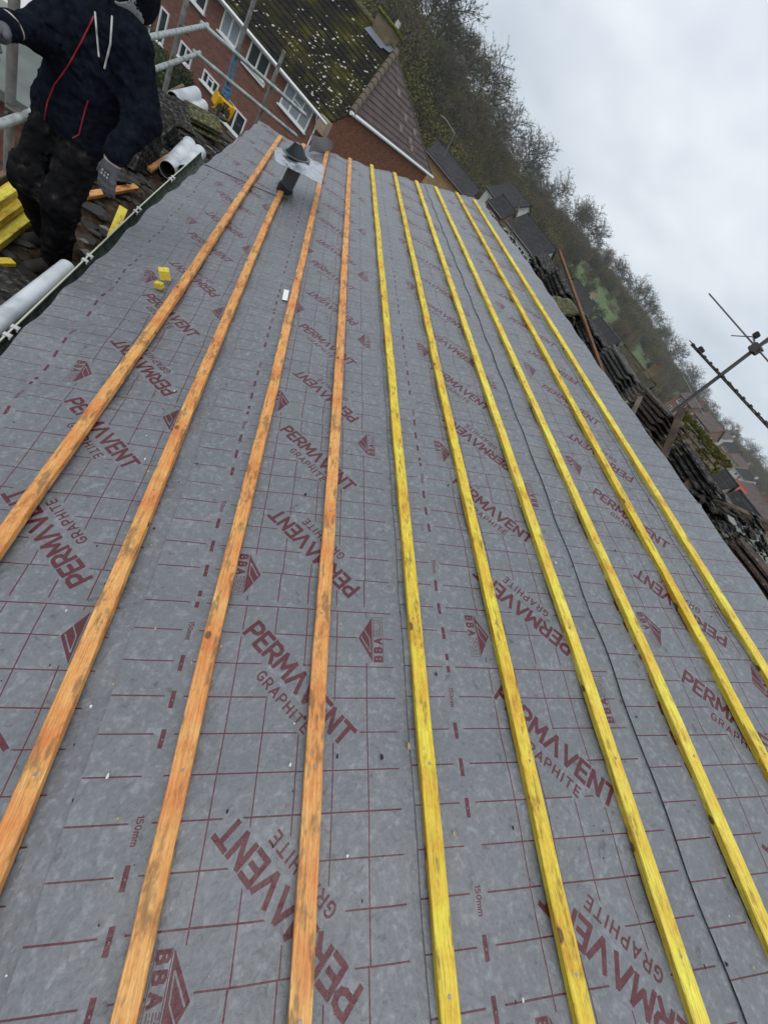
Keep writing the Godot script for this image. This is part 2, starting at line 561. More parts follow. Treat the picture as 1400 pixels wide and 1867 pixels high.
	M.render = tri_mat(ramp_tex(0.01, [[0.2, lin(.42, .42, .38)], [0.8, lin(.6, .6, .56)]], 256, 4, 18), 0.3, 0.9)
	M.tan_wall = tri_mat(ramp_tex(0.01, [[0.2, lin(.27, .21, .14)], [0.8, lin(.38, .31, .22)]], 256, 4, 19), 0.3, 0.9)
	M.roof_moss = tri_mat(ramp_tex(0.008, [[0.22, lin(.011, .011, .012)], [0.45, lin(.021, .019, .015)], [0.62, lin(.034, .031, .012)], [0.82, lin(.075, .07, .016)]], 512, 5, 20), 0.14, 0.95)
	M.roof_moss.metallic_specular = 0.2
	M.roof_brown = tri_mat(ramp_tex(0.01, [[0.25, lin(.07, .048, .045)], [0.75, lin(.115, .082, .076)]], 256, 4, 22), 0.4, 0.85)
	M.roof_patch = mat(lin(.17, .135, .12), 0.9)
	M.hip_tile = mat(lin(.105, .08, .058), 0.9)
	M.roof_far = brick_mat(Vector3(.014, .014, .015), Vector3(.034, .032, .033), Vector3(.006, .006, .006), 8)
	M.roof_far.uv1_scale = Vector3(1 / 2.4, 1 / 5.0, 1)
	M.roof_rust = brick_mat(Vector3(.030, .026, .012), Vector3(.066, .055, .026), Vector3(.014, .012, .008), 9)
	M.roof_rust.uv1_scale = Vector3(1 / 2.4, 1 / 5.0, 1)
	M.pot = mat(lin(.16, .075, .045), 0.85)
	M.roof_red = mat(lin(.28, .075, .05), 0.85)
	M.moss = tri_mat(ramp_tex(0.03, [[0.2, lin(.03, .035, .006)], [0.5, lin(.12, .13, .012)], [0.8, lin(.24, .22, .02)]], 256, 4, 26), 1.0, 1.0, 8.0)
	M.moss_tile = tri_mat(ramp_tex(0.012, [[0.25, lin(.045, .034, .026)], [0.55, lin(.095, .068, .05)], [0.75, lin(.11, .1, .03)]], 256, 5, 27), 0.8, 0.95, 4.0)
	M.lichen = mat(lin(.42, .42, .37), 1.0)
	M.lead = mat(lin(.13, .15, .19), 0.55)
	M.stone = tri_mat(ramp_tex(0.01, [[0.2, lin(.11, .085, .05)], [0.8, lin(.19, .15, .09)]], 256, 4, 28), 0.6, 0.9)
	M.flat_roof = tri_mat(ramp_tex(0.01, [[0.2, lin(.10, .115, .105)], [0.8, lin(.16, .18, .165)]], 256, 4, 29), 0.3, 0.9)
	M.shed = tri_mat(ramp_tex(0.02, [[0.2, lin(.30, .12, .025)], [0.8, lin(.42, .19, .04)]], 256, 4, 30), 0.7, 0.8)
	M.ground = mat(Color(1, 1, 1), 1.0, 0.0, true)
	M.ground.albedo_texture = ramp_tex(0.02, [[0.15, Color(.45, .45, .45)], [0.6, Color(.85, .85, .85)], [0.9, Color(1, 1, 1)]], 512, 6, 31)
	M.ground.uv1_triplanar = true
	M.ground.uv1_scale = Vector3.ONE * 0.08
	M.path = tri_mat(ramp_tex(0.02, [[0.2, lin(.14, .10, .085)], [0.8, lin(.22, .17, .145)]], 256, 4, 32), 0.4, 0.95)
	M.bark = mat(lin(.062, .054, .046), 0.95)
	M.twig = mat(lin(.13, .102, .07), 1.0)
	M.twig_olive = mat(lin(.115, .112, .05), 1.0)
	M.twig_dark = mat(lin(.07, .075, .045), 1.0)
	M.leafy = mat(Color(1, 1, 1), 0.9, 0.0, true)
	M.hedge = mat(Color(1, 1, 1), 0.9, 0.0, true)
	M.navy = tri_mat(ramp_tex(0.03, [[0.2, lin(.0045, .006, .010)], [0.7, lin(.010, .013, .021)], [0.97, lin(.02, .022, .03)]], 256, 4, 33), 3.0, 0.95, 3.0)
	M.black = tri_mat(ramp_tex(0.012, [[0.3, lin(.005, .005, .006)], [0.66, lin(.011, .011, .012)], [0.80, lin(.024, .022, .020)], [0.95, lin(.09, .085, .075)]], 512, 5, 34), 1.3, 0.9, 3.0)
	M.navy.metallic_specular = 0.12
	M.black.metallic_specular = 0.15
	M.snood = mat(lin(.006, .006, .007), 0.95)
	M.lining = mat(lin(.30, .31, .33), 0.95)
	M.skin = mat(lin(.46, .25, .18), 0.55)
	M.skin.subsurf_scatter_enabled = true
	M.skin.subsurf_scatter_strength = 0.15
	M.glove = mat(lin(.085, .085, .10), 0.85)
	M.glove_cuff = mat(lin(.42, .36, .32), 0.9)
	M.red = mat(lin(.32, .012, .03), 0.6)
	M.cord = mat(lin(.5, .5, .48), 0.8)
	M.boot = mat(lin(.02, .018, .015), 0.8)
	M.eye = mat(lin(.7, .68, .65), 0.2)
	M.radio_y = mat(lin(.75, .42, .008), 0.4)
	M.radio_b = mat(lin(.012, .012, .012), 0.6)
	M.rope = mat(lin(.08, .25, .42), 0.8)
	M.tin = mat(lin(.25, .25, .26), 0.5, 0.5)
	M.antenna = mat(lin(.085, .075, .072), 0.5, 0.4)
	M.antenna_light = mat(lin(.22, .22, .23), 0.4, 0.6)
	M.blue = mat(lin(.02, .06, .12), 0.7)
	M.solar = mat(lin(.02, .022, .03), 0.25)

# ------------------------------------------------------------------ roof frame
func rp(a: float, b: float, h := 0.0) -> Vector3:
	var n := h - CAM_H
	return Vector3(b * cos(PITCH) - n * sin(PITCH), b * sin(PITCH) + n * cos(PITCH), -a)

func rbasis() -> Basis:
	# x along the battens (away), y up the slope's normal, z down the slope
	return Basis(Vector3(0, 0, -1), Vector3(-sin(PITCH), cos(PITCH), 0), Vector3(0, 0, -1).cross(Vector3(-sin(PITCH), cos(PITCH), 0)))

func table(t: Array, x: float) -> float:
	# piecewise linear look-up in [[x, y], ...]
	if x <= t[0][0]: return t[0][1]
	for i in t.size() - 1:
		if x <= t[i + 1][0]:
			return lerpf(t[i][1], t[i + 1][1], (x - t[i][0]) / (t[i + 1][0] - t[i][0]))
	return t[-1][1]

func smooth(e0: float, e1: float, x: float) -> float:
	var t := clampf((x - e0) / (e1 - e0), 0.0, 1.0)
	return t * t * (3.0 - 2.0 * t)

func sag(a: float, b: float) -> float:
	var h := -0.006 + 0.005 * noise_a.get_noise_2d(a * 1.4, b * 1.7) + 0.0025 * noise_b.get_noise_2d(a * 5.0, b * 6.0)
	h -= 0.009 * (0.5 - 0.5 * cos(TAU * a / 0.45)) * (0.6 + 0.8 * absf(sin(b * 9.2)))
	h += smooth(-0.75, -1.3, b) * 0.014 * (noise_a.get_noise_2d(a * 2.6, 31.0) + 0.35 * sin(TAU * a / 0.45))
	return h

# one length of underlay; b0/b1 edges as tables over a, a0/a1 ends as tables over b
func sheet(label: String, b0: Array, b1: Array, a0: Array, a1: Array, layer: float, seam: float, lift: float, edge: float, vscale := 1.0, step := 0.05) -> void:
	var g := Geo.new()
	var am0: float = table(a0, (b0[0][1] + b1[0][1]) * 0.5)
	var am1: float = table(a1, (b0[0][1] + b1[0][1]) * 0.5)
	var na := int((am1 - am0) / step)
	var nb := int(absf(b1[0][1] - b0[0][1]) / 0.04)
	var rows := []
	var pos := []
	for i in na + 1:
		var row := []
		for j in nb + 1:
			var bb := lerpf(b0[0][1], b1[0][1], float(j) / nb)
			var aa := lerpf(table(a0, bb), table(a1, bb), float(i) / na)
			var lo := table(b0, aa)
			var hi := table(b1, aa)
			var b := lerpf(lo, hi, float(j) / nb)
			var v := b - lo
			var h := sag(aa, b) + layer + lift * exp(-v / 0.03) * (0.7 + 0.3 * noise_a.get_noise_2d(aa * 1.2, seam * 50.0))
			var to_end := table(a1, bb) - aa
			if table(a1, bb) > 6.0: h += exp(-to_end / 0.09) * (0.012 + 0.02 * noise_a.get_noise_2d(b * 4.0, 77.0))
			row.append(Vector3(aa, b, h))
		pos.append(row)
	for i in na + 1:
		var row := []
		for j in nb + 1:
			var q: Vector3 = pos[i][j]
			var qa: Vector3 = pos[mini(i + 1, na)][j] - pos[maxi(i - 1, 0)][j]
			var qb: Vector3 = pos[i][mini(j + 1, nb)] - pos[i][maxi(j - 1, 0)]
			var p := rp(q.x, q.y, q.z)
			var ta := rp(qa.x, qa.y, qa.z) - rp(0, 0, 0)
			var tb := rp(qb.x, qb.y, qb.z) - rp(0, 0, 0)
			var nn := tb.cross(ta).normalized()
			if nn.y < 0: nn = -nn
			row.append(g.vert(p, nn, Vector2(q.x - seam, clampf((q.y - edge) * vscale, 0.001, 0.999)), Vector2(q.x / 2.3 + layer * 40.0, q.y / 2.3 + seam)))
		rows.append(row)
	for i in na:
		for j in nb:
			var a: int = rows[i][j]
			var b: int = rows[i][j + 1]
			var c: int = rows[i + 1][j + 1]
			var d: int = rows[i + 1][j]
			g.idx.append_array(PackedInt32Array([a, c, b, a, d, c]))
	var at := rp((am0 + am1) * 0.5, b0[0][1])
	var o := single("underlay_sheet", g, M.membrane, label, "roofing underlay", at, "lapped lengths of grey roofing underlay")
	# the cut lower edge has thickness
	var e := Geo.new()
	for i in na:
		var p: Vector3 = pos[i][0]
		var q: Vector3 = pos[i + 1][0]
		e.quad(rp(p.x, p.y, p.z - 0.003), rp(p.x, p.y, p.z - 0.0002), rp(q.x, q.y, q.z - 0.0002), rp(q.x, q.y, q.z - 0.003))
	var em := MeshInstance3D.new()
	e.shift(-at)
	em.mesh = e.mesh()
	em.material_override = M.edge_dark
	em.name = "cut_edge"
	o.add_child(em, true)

func batten(label: String, pts: Array, m: Material, w := 0.05, hh := 0.025, uoff := 0.0) -> void:
	# pts: [a, b] of the centre line on the slope
	var g := Geo.new()
	var a0: float = pts[0][0]
	var a1: float = pts[-1][0]
	var n := int((a1 - a0) / 0.1)
	var e := 0.0025
	var hw := w * 0.5
	var ring := [Vector2(-hw, hh - e), Vector2(-hw + e, hh), Vector2(hw - e, hh), Vector2(hw, hh - e), Vector2(hw, e), Vector2(hw - e, 0), Vector2(-hw + e, 0), Vector2(-hw, e)]
	var wob := FastNoiseLite.new()
	wob.seed = int(uoff * 1000.0)
	wob.frequency = 1.0
	var prev := []
	for i in n + 1:
		var a := lerpf(a0, a1, float(i) / n)
		var b := table(pts, a) + 0.004 * wob.get_noise_1d(a * 0.7)
		var tw := 0.02 * wob.get_noise_1d(a * 1.3 + 50.0)
		var row := []
		for k in 8:
			var r: Vector2 = ring[k]
			r += Vector2(wob.get_noise_2d(a * 9.0, k * 3.0), wob.get_noise_2d(a * 9.0, k * 3.0 + 40.0)) * 0.002
			row.append(rp(a, b + r.x, 0.003 + r.y + r.x * tw))
		if i > 0:
			var per := 0.0
			for k in 8:
				var k2 := (k + 1) % 8
				var l: float = ring[k].distance_to(ring[k2])
				var u0 := (lerpf(a0, a1, float(i - 1) / n)) + uoff
				g.quad(prev[k], row[k], row[k2], prev[k2], Vector2(u0, per), Vector2(a + uoff, per), Vector2(a + uoff, per + l), Vector2(u0, per + l))
				per += l
		if i == 0 or i == n:
			for k in range(1, 7):
				if i == 0: g.tri(row[0], row[k], row[k + 1])
				else: g.tri(row[0], row[k + 1], row[k])
		prev = row
	var at := rp((a0 + a1) * 0.5, table(pts, (a0 + a1) * 0.5))
	var o := thing("roofing_batten", label, "batten", at, "battens nailed across the slope")
	part("timber", g, m, o)
	# nail heads on the rafter lines
	var a := ceilf(a0 / 0.45) * 0.45 + 0.1
	while a < minf(a1, 3.2):
		var ng := Geo.new()
		var c := rp(a, table(pts, a) + 0.006 * sin(a * 9.0), 0.0285)
		ng.tube([c, c + rbasis().y * 0.0012], [0.0045, 0.004], 8)
		part("nail_head", ng, M.tin, o)
		a += 0.45

# ------------------------------------------------------------------ tiles
func tile_geo() -> Geo:
	# interlocking roof tile, 0.42 x 0.33 m, two rolls; lies flat, length along x
	var g := Geo.new()
	var prof := []
	for k in 9:
		var z := -0.165 + 0.33 * k / 8.0
		prof.append(Vector2(z, 0.018 * maxf(0.0, sin((z + 0.165) / 0.33 * TAU * 2.0 - 0.6))))
	for k in 8:
		var p: Vector2 = prof[k]
		var q: Vector2 = prof[k + 1]
		g.quad(Vector3(-.21, p.y + .014, p.x), Vector3(-.21, q.y + .014, q.x), Vector3(.21, q.y + .014, q.x), Vector3(.21, p.y + .014, p.x))
		g.quad(Vector3(.21, p.y, p.x), Vector3(.21, q.y, q.x), Vector3(-.21, q.y, q.x), Vector3(-.21, p.y, p.x))
		g.quad(Vector3(.21, p.y, p.x), Vector3(.21, p.y + .014, p.x), Vector3(.21, q.y + .014, q.x), Vector3(.21, q.y, q.x))
		g.quad(Vector3(-.21, q.y, q.x), Vector3(-.21, q.y + .014, q.x), Vector3(-.21, p.y + .014, p.x), Vector3(-.21, p.y, p.x))
	g.box(Vector3(0, .007, -.165), Vector3(.418, .0135, .006))
	g.box(Vector3(0, .007, .165), Vector3(.418, .0135, .006))
	return g

var tile_mesh: ArrayMesh
func tile_stack(label: String, at: Vector3, count: int, yaw: float, tilt: Vector3, m: Material, dy := 0.026, jitter := 0.02, scale := 1.0) -> Node3D:
	var o := thing("tile_stack", label, "tile stack", at, "stacks of old roof tiles")
	var b := Basis.from_euler(Vector3(tilt.x, yaw, tilt.z))
	for k in count:
		var t := MeshInstance3D.new()
		t.mesh = tile_mesh
		t.material_override = m
		t.name = "tile" if k == 0 else "tile_%03d" % k
		o.add_child(t, true)
		t.basis = b * Basis(Vector3.UP, rng.randf_range(-.08, .08)) * Basis.from_scale(Vector3.ONE * scale)
		t.position = b * Vector3(rng.randf_range(-jitter, jitter), k * dy * scale, rng.randf_range(-jitter, jitter))
	return o

func shard_mesh(seed_: int) -> ArrayMesh:
	var r := RandomNumberGenerator.new()
	r.seed = seed_
	var g := Geo.new()
	var pts := []
	var n := 5 + seed_ % 3
	for k in n:
		var a := TAU * k / n + r.randf_range(-.3, .3)
		var d := r.randf_range(.5, 1.0)
		pts.append(Vector2(cos(a), sin(a)) * d)
	var t := 0.22
	for k in n:
		var p: Vector2 = pts[k]
		var q: Vector2 = pts[(k + 1) % n]
		g.quad(Vector3(p.x, -t, p.y), Vector3(p.x * .92, t, p.y * .92), Vector3(q.x * .92, t, q.y * .92), Vector3(q.x, -t, q.y))
		g.tri(Vector3(0, t * 1.15, 0), Vector3(q.x * .92, t, q.y * .92), Vector3(p.x * .92, t, p.y * .92))
		g.tri(Vector3(0, -t, 0), Vector3(p.x, -t, p.y), Vector3(q.x, -t, q.y))
	return g.mesh()

# ------------------------------------------------------------------ distance fields for the roofer
func capsule(p: Vector3, c: Array) -> float:
	var a: Vector3 = c[0]
	var ba: Vector3 = c[1] - a
	var h := clampf((p - a).dot(ba) / maxf(ba.dot(ba), 1e-9), 0.0, 1.0)
	return (p - a - ba * h).length() - lerpf(c[2], c[3], h)

func field(p: Vector3, caps: Array, k: float) -> float:
	var d := 1e9
	for c in caps:
		var e := capsule(p, c)
		if d > 1e8: d = e
		else:
			var h := maxf(k - absf(d - e), 0.0) / k
			d = minf(d, e) - h * h * k * 0.25
	return d

func nets(f: Callable, lo: Vector3, hi: Vector3, cell: float) -> Geo:
	var nx := int((hi.x - lo.x) / cell) + 2
	var ny := int((hi.y - lo.y) / cell) + 2
	var nz := int((hi.z - lo.z) / cell) + 2
	var val := PackedFloat32Array()
	val.resize(nx * ny * nz)
	# coarse pass: skip blocks that are far from the surface
	var B := 4
	for bz in range(0, nz, B):
		for by in range(0, ny, B):
			for bx in range(0, nx, B):
				var c := lo + Vector3(bx + B * .5, by + B * .5, bz + B * .5) * cell
				var d0: float = f.call(c)
				var far := absf(d0) > cell * B * 1.25 + 0.02
				for z in range(bz, mini(bz + B, nz)):
					for y in range(by, mini(by + B, ny)):
						for x in range(bx, mini(bx + B, nx)):
							val[(z * ny + y) * nx + x] = d0 if far else f.call(lo + Vector3(x, y, z) * cell)
	var g := Geo.new()
	var id := PackedInt32Array()
	id.resize(nx * ny * nz)
	id.fill(-1)
	var corner := [0, 1, nx, nx + 1, nx * ny, nx * ny + 1, nx * ny + nx, nx * ny + nx + 1]
	var cv := [Vector3(0, 0, 0), Vector3(1, 0, 0), Vector3(0, 1, 0), Vector3(1, 1, 0), Vector3(0, 0, 1), Vector3(1, 0, 1), Vector3(0, 1, 1), Vector3(1, 1, 1)]
	var edges := [[0, 1], [2, 3], [4, 5], [6, 7], [0, 2], [1, 3], [4, 6], [5, 7], [0, 4], [1, 5], [2, 6], [3, 7]]
	for z in nz - 1:
		for y in ny - 1:
			for x in nx - 1:
				var i0 := (z * ny + y) * nx + x
				var s := 0
				for k in 8:
					if val[i0 + corner[k]] < 0.0: s += 1
				if s == 0 or s == 8: continue
				var acc := Vector3.ZERO
				var cnt := 0
				for e in edges:
					var va := val[i0 + corner[e[0]]]
					var vb := val[i0 + corner[e[1]]]
					if (va < 0.0) != (vb < 0.0):
						acc += cv[e[0]] + (cv[e[1]] - cv[e[0]]) * (va / (va - vb))
						cnt += 1
				var p := lo + (Vector3(x, y, z) + acc / cnt) * cell
				var h := cell * 0.5
				var nn := Vector3(f.call(p + Vector3(h, 0, 0)) - f.call(p - Vector3(h, 0, 0)), f.call(p + Vector3(0, h, 0)) - f.call(p - Vector3(0, h, 0)), f.call(p + Vector3(0, 0, h)) - f.call(p - Vector3(0, 0, h))).normalized()
				id[i0] = g.vert(p, nn, Vector2(p.x, p.y))
	var dx := 1
	var dy := nx
	var dz := nx * ny
	for z in range(1, nz - 1):
		for y in range(1, ny - 1):
			for x in range(1, nx - 1):
				var i := (z * ny + y) * nx + x
				var s0 := val[i] < 0.0
				for ax in 3:
					var st: int = [dx, dy, dz][ax]
					var s1 := val[i + st] < 0.0
					if s0 == s1: continue
					var u: int = [dy, dz, dx][ax]
					var w: int = [dz, dx, dy][ax]
					var a := id[i]
					var b := id[i - u]
					var c := id[i - u - w]
					var d := id[i - w]
					if a < 0 or b < 0 or c < 0 or d < 0: continue
					if s0: g.idx.append_array(PackedInt32Array([a, c, b, a, d, c]))
					else: g.idx.append_array(PackedInt32Array([a, b, c, a, c, d]))
	return g

func march(f: Callable, through: Vector3) -> Vector3:
	# the point where a line of sight to this place meets the cloth, a hair above it
	var d := through.normalized()
	var t := through.length() - 0.6
	var best := 1e9
	var bt := t
	for k in 200:
		var e: float = f.call(d * t)
		if e < best:
			best = e; bt = t
		if e < 0.004 or t > through.length() + 0.6: break
		t += maxf(e * 0.7, 0.002)
	# a line that passes by is drawn in to the cloth
	var p := d * bt
	if best > 0.006:
		for k in 20:
			var h := 0.004
			var g := Vector3(f.call(p + Vector3(h, 0, 0)) - f.call(p - Vector3(h, 0, 0)), f.call(p + Vector3(0, h, 0)) - f.call(p - Vector3(0, h, 0)), f.call(p + Vector3(0, 0, h)) - f.call(p - Vector3(0, 0, h))).normalized()
			p -= g * (f.call(p) - 0.003) * 0.7
	return p

# ------------------------------------------------------------------ the lie of the land
const CREST_R := [[-180, 260], [-60, 150], [-20, 105], [0, 112], [8, 118], [15, 145], [25, 190], [35, 250], [45, 330], [60, 450], [80, 520], [180, 260]]
const CREST_H := [[-180, 8], [-20, 6], [0, 2.0], [10, 2.6], [18, 3.6], [25, 5.0], [35, 9.5], [42, 11.5], [48, 9.5], [54, 9.0], [60, 13.0], [66, 14.0], [80, 15], [180, 8]]

func land(x: float, z: float) -> float:
	var r := Vector2(x, z).length()
	var az := rad_to_deg(atan2(x, -z))
	var rc := table(CREST_R, az)
	var hc := table(CREST_H, az)
	var rb := rc * 0.36
	var low := lerpf(-8.6, -6.8, smooth(30.0, 70.0, r))
	var t := (r - rb) / (rc - rb)
	var h := low
	if t > 0.0:
		h = lerpf(low, hc, minf(t, 1.0) * 0.55 + 0.45 * smooth(0.0, 1.0, t))
		h += 1.6 * noise_a.get_noise_2d(x * 0.02, z * 0.02) * minf(t * 3.0, 1.0)
	if t > 1.0: h += minf((r - rc) * 0.02, 6.0)
	return h

func hill_t(x: float, z: float) -> float:
	var rc := table(CREST_R, rad_to_deg(atan2(x, -z)))
	return (Vector2(x, z).length() - rc * 0.36) / (rc * 0.64)

func meadow(x: float, z: float) -> float:
	# open grass on the hillside, 0..1
	var az := rad_to_deg(atan2(x, -z))
	var t := hill_t(x, z)
	var w := 1.6 * noise_a.get_noise_2d(x * 0.05, z * 0.05)
	var m := smooth(30.5, 32.0, az + w) * (1.0 - smooth(39.0, 41.0, az + w)) * smooth(.08, .16, t) * (1.0 - smooth(.62, .78, t + w * .05))
	m = maxf(m, 0.9 * smooth(42.5, 43.5, az + w) * (1.0 - smooth(46.0, 47.5, az + w)) * smooth(.22, .32, t) * (1.0 - smooth(.45, .58, t)))
	m = maxf(m, 0.8 * smooth(49.0, 50.5, az + w) * (1.0 - smooth(53.0, 55.0, az + w)) * smooth(.3, .4, t) * (1.0 - smooth(.55, .7, t)))
	return m

func build_land() -> void:
	var g := Geo.new()
	var azs := []
	var a := -180.0
	while a <= 180.01:
		azs.append(a)
		a += 1.0 if a >= -30.0 and a < 90.0 else 6.0
	var rs := [0.0, 3.0]
	while rs[-1] < 1400.0: rs.append(rs[-1] * 1.06 + 0.4)
	var rows := []
	for az in azs:
		var row := []
		for r in rs:
			var x: float = r * sin(deg_to_rad(az))
			var z: float = -r * cos(deg_to_rad(az))
			var y := land(x, z)
			var k := noise_b.get_noise_2d(x * 0.15, z * 0.15)
			var base := Vector3(.055, .050, .028).lerp(Vector3(.085, .075, .05), .5 + k)
			base = base.lerp(Vector3(.115, .185, .045) * (1.0 + 0.3 * k), meadow(x, z))
			if r < 70.0: base = base.lerp(Vector3(.075, .09, .04), .4 + k)
			g.tint = Color(base.x, base.y, base.z)
			var e := 2.0
			var nn := Vector3(land(x - e, z) - land(x + e, z), 2.0 * e, land(x, z - e) - land(x, z + e)).normalized()
			row.append(g.vert(Vector3(x, y, z), nn, Vector2(x, z)))
		rows.append(row)
	for i in rows.size() - 1:
		for j in rs.size() - 1:
			var q0: int = rows[i][j]
			var q1: int = rows[i + 1][j]
			var q2: int = rows[i + 1][j + 1]
			var q3: int = rows[i][j + 1]
			g.idx.append_array(PackedInt32Array([q0, q2, q1, q0, q3, q2]))
	struct("ground", g, M.ground)

# ------------------------------------------------------------------ trees
const CROWN_C := Vector3(0, 5.3, 0)
const CROWN_R := Vector3(3.5, 3.5, 3.5)

func grow(gt: Geo, gc: Geo, r: RandomNumberGenerator, p: Vector3, d: Vector3, l: float, rad: float, level: int, spread: float) -> void:
	var pts := [p]
	var rads := [rad]
	var dirs := [d]
	var n := 4 if level < 2 else 2
	var dd := d
	for i in n:
		dd = (dd + Vector3(r.randf_range(-1, 1), r.randf_range(-.6, .6), r.randf_range(-1, 1)) * 0.17).normalized()
		pts.append(pts[-1] + dd * l / n)
		rads.append(rad * (1.0 - 0.62 * (i + 1.0) / n))
		dirs.append(dd)
	gt.tube(pts, rads, 5 if level == 0 else 3, false)
	if level >= 2 and ((p - CROWN_C) / CROWN_R).length() > 0.98: return
	if level >= 3:
		for k in 22:
			var i := r.randi_range(0, n)
			var q: Vector3 = pts[i]
			var e = (dirs[i] + Vector3(r.randf_range(-1, 1), r.randf_range(-.6, 1), r.randf_range(-1, 1)) * 0.9).normalized()
			var ll := r.randf_range(.25, .62)
			var s = e.cross(Vector3(r.randf_range(-1, 1), r.randf_range(-1, 1), r.randf_range(-1, 1))).normalized() * 0.019
			if ((q + e * ll - CROWN_C) / CROWN_R).length() > 1.03: continue
			gc.tri(q - s, q + s, q + e * ll)
		return
	var kids: int = [11, 5, 4][level]
	for k in kids:
		var f := 0.38 + 0.62 * (k + r.randf()) / kids if level == 0 else 0.25 + 0.75 * (k + r.randf()) / kids
		var i := clampi(int(f * n), 0, n - 1)
		var q: Vector3 = pts[i].lerp(pts[i + 1], clampf(f * n - i, 0, 1))
		var side := Vector3(r.randf_range(-1, 1), 0, r.randf_range(-1, 1)).normalized()
		if level == 0: side = Vector3(cos(k * 2.4), 0, sin(k * 2.4))
		else: side = (side + Vector3(0, r.randf_range(-.3, .4), 0)).normalized()
		var e = (dirs[i] * (1.0 - spread * (1.05 - 0.5 * f)) + side * spread).normalized()
		grow(gt, gc, r, q, e, l * r.randf_range(.52, .66) * (1.0 if level else 1.1 - 0.3 * f), rad * 0.45, level + 1, spread)

func make_tree(seed_: int, spread: float, trunk: float) -> Node3D:
	var r := RandomNumberGenerator.new()
	r.seed = seed_
	var gt := Geo.new()
	var gc := Geo.new()
	grow(gt, gc, r, Vector3(0, -0.3, 0), Vector3(r.randf_range(-.06, .06), 1, r.randf_range(-.06, .06)).normalized(), trunk, 0.17, 0, spread)
	var o := thing("bare_tree", "bare winter tree with fine twigs against the sky on the hill crest", "tree", Vector3.ZERO, "bare trees along the crest of the hill")
	part("trunk", gt, M.bark, o)
	part("crown", gc, [M.twig, M.twig, M.twig_olive, M.twig, M.twig_dark, M.twig][(seed_ / 7) % 6], o)
	return o

func clump(seed_: int, twigs: int, leaves: int, leaf: float) -> ArrayMesh:
	# a piece of woodland one unit across: stems fanning up with or without leaves
	var r := RandomNumberGenerator.new()
	r.seed = seed_
	var g := Geo.new()
	for k in twigs:
		var base := Vector3(r.randf_range(-.4, .4), r.randf_range(-.25, .5), r.randf_range(-.4, .4))
		var d := (Vector3(base.x * 1.4, .8, base.z * 1.4) + Vector3(r.randf_range(-1, 1), r.randf_range(-.3, .6), r.randf_range(-1, 1)) * .5).normalized()
		var s := d.cross(Vector3(r.randf_range(-1, 1), r.randf_range(-1, 1), r.randf_range(-1, 1))).normalized() * r.randf_range(.004, .013)
		g.tint = Color.WHITE * r.randf_range(.55, 1.35)
		g.tri(base - s, base + s, base + d * r.randf_range(.2, .5))
	for k in leaves:
		var dir := Vector3(r.randfn(0, 1), r.randfn(0, 1), r.randfn(0, 1)).normalized()
		var c := dir * pow(r.randf(), .4) * Vector3(.48, .52, .48) * (1.0 + .35 * sin(dir.x * 5.0 + seed_) * sin(dir.z * 6.0)) + Vector3(0, .38, 0)
		var d := Vector3(r.randf_range(-1, 1), r.randf_range(-1, 1), r.randf_range(-1, 1)).normalized()
		var e := d.cross(Vector3(r.randf_range(-1, 1), r.randf_range(-1, 1), .3)).normalized() * leaf * r.randf_range(.5, 1.2)
		g.tint = Color.WHITE * r.randf_range(.5, 1.5)
		g.tri(c - e, c + e, c + d * leaf * 1.7)
	return g.mesh()

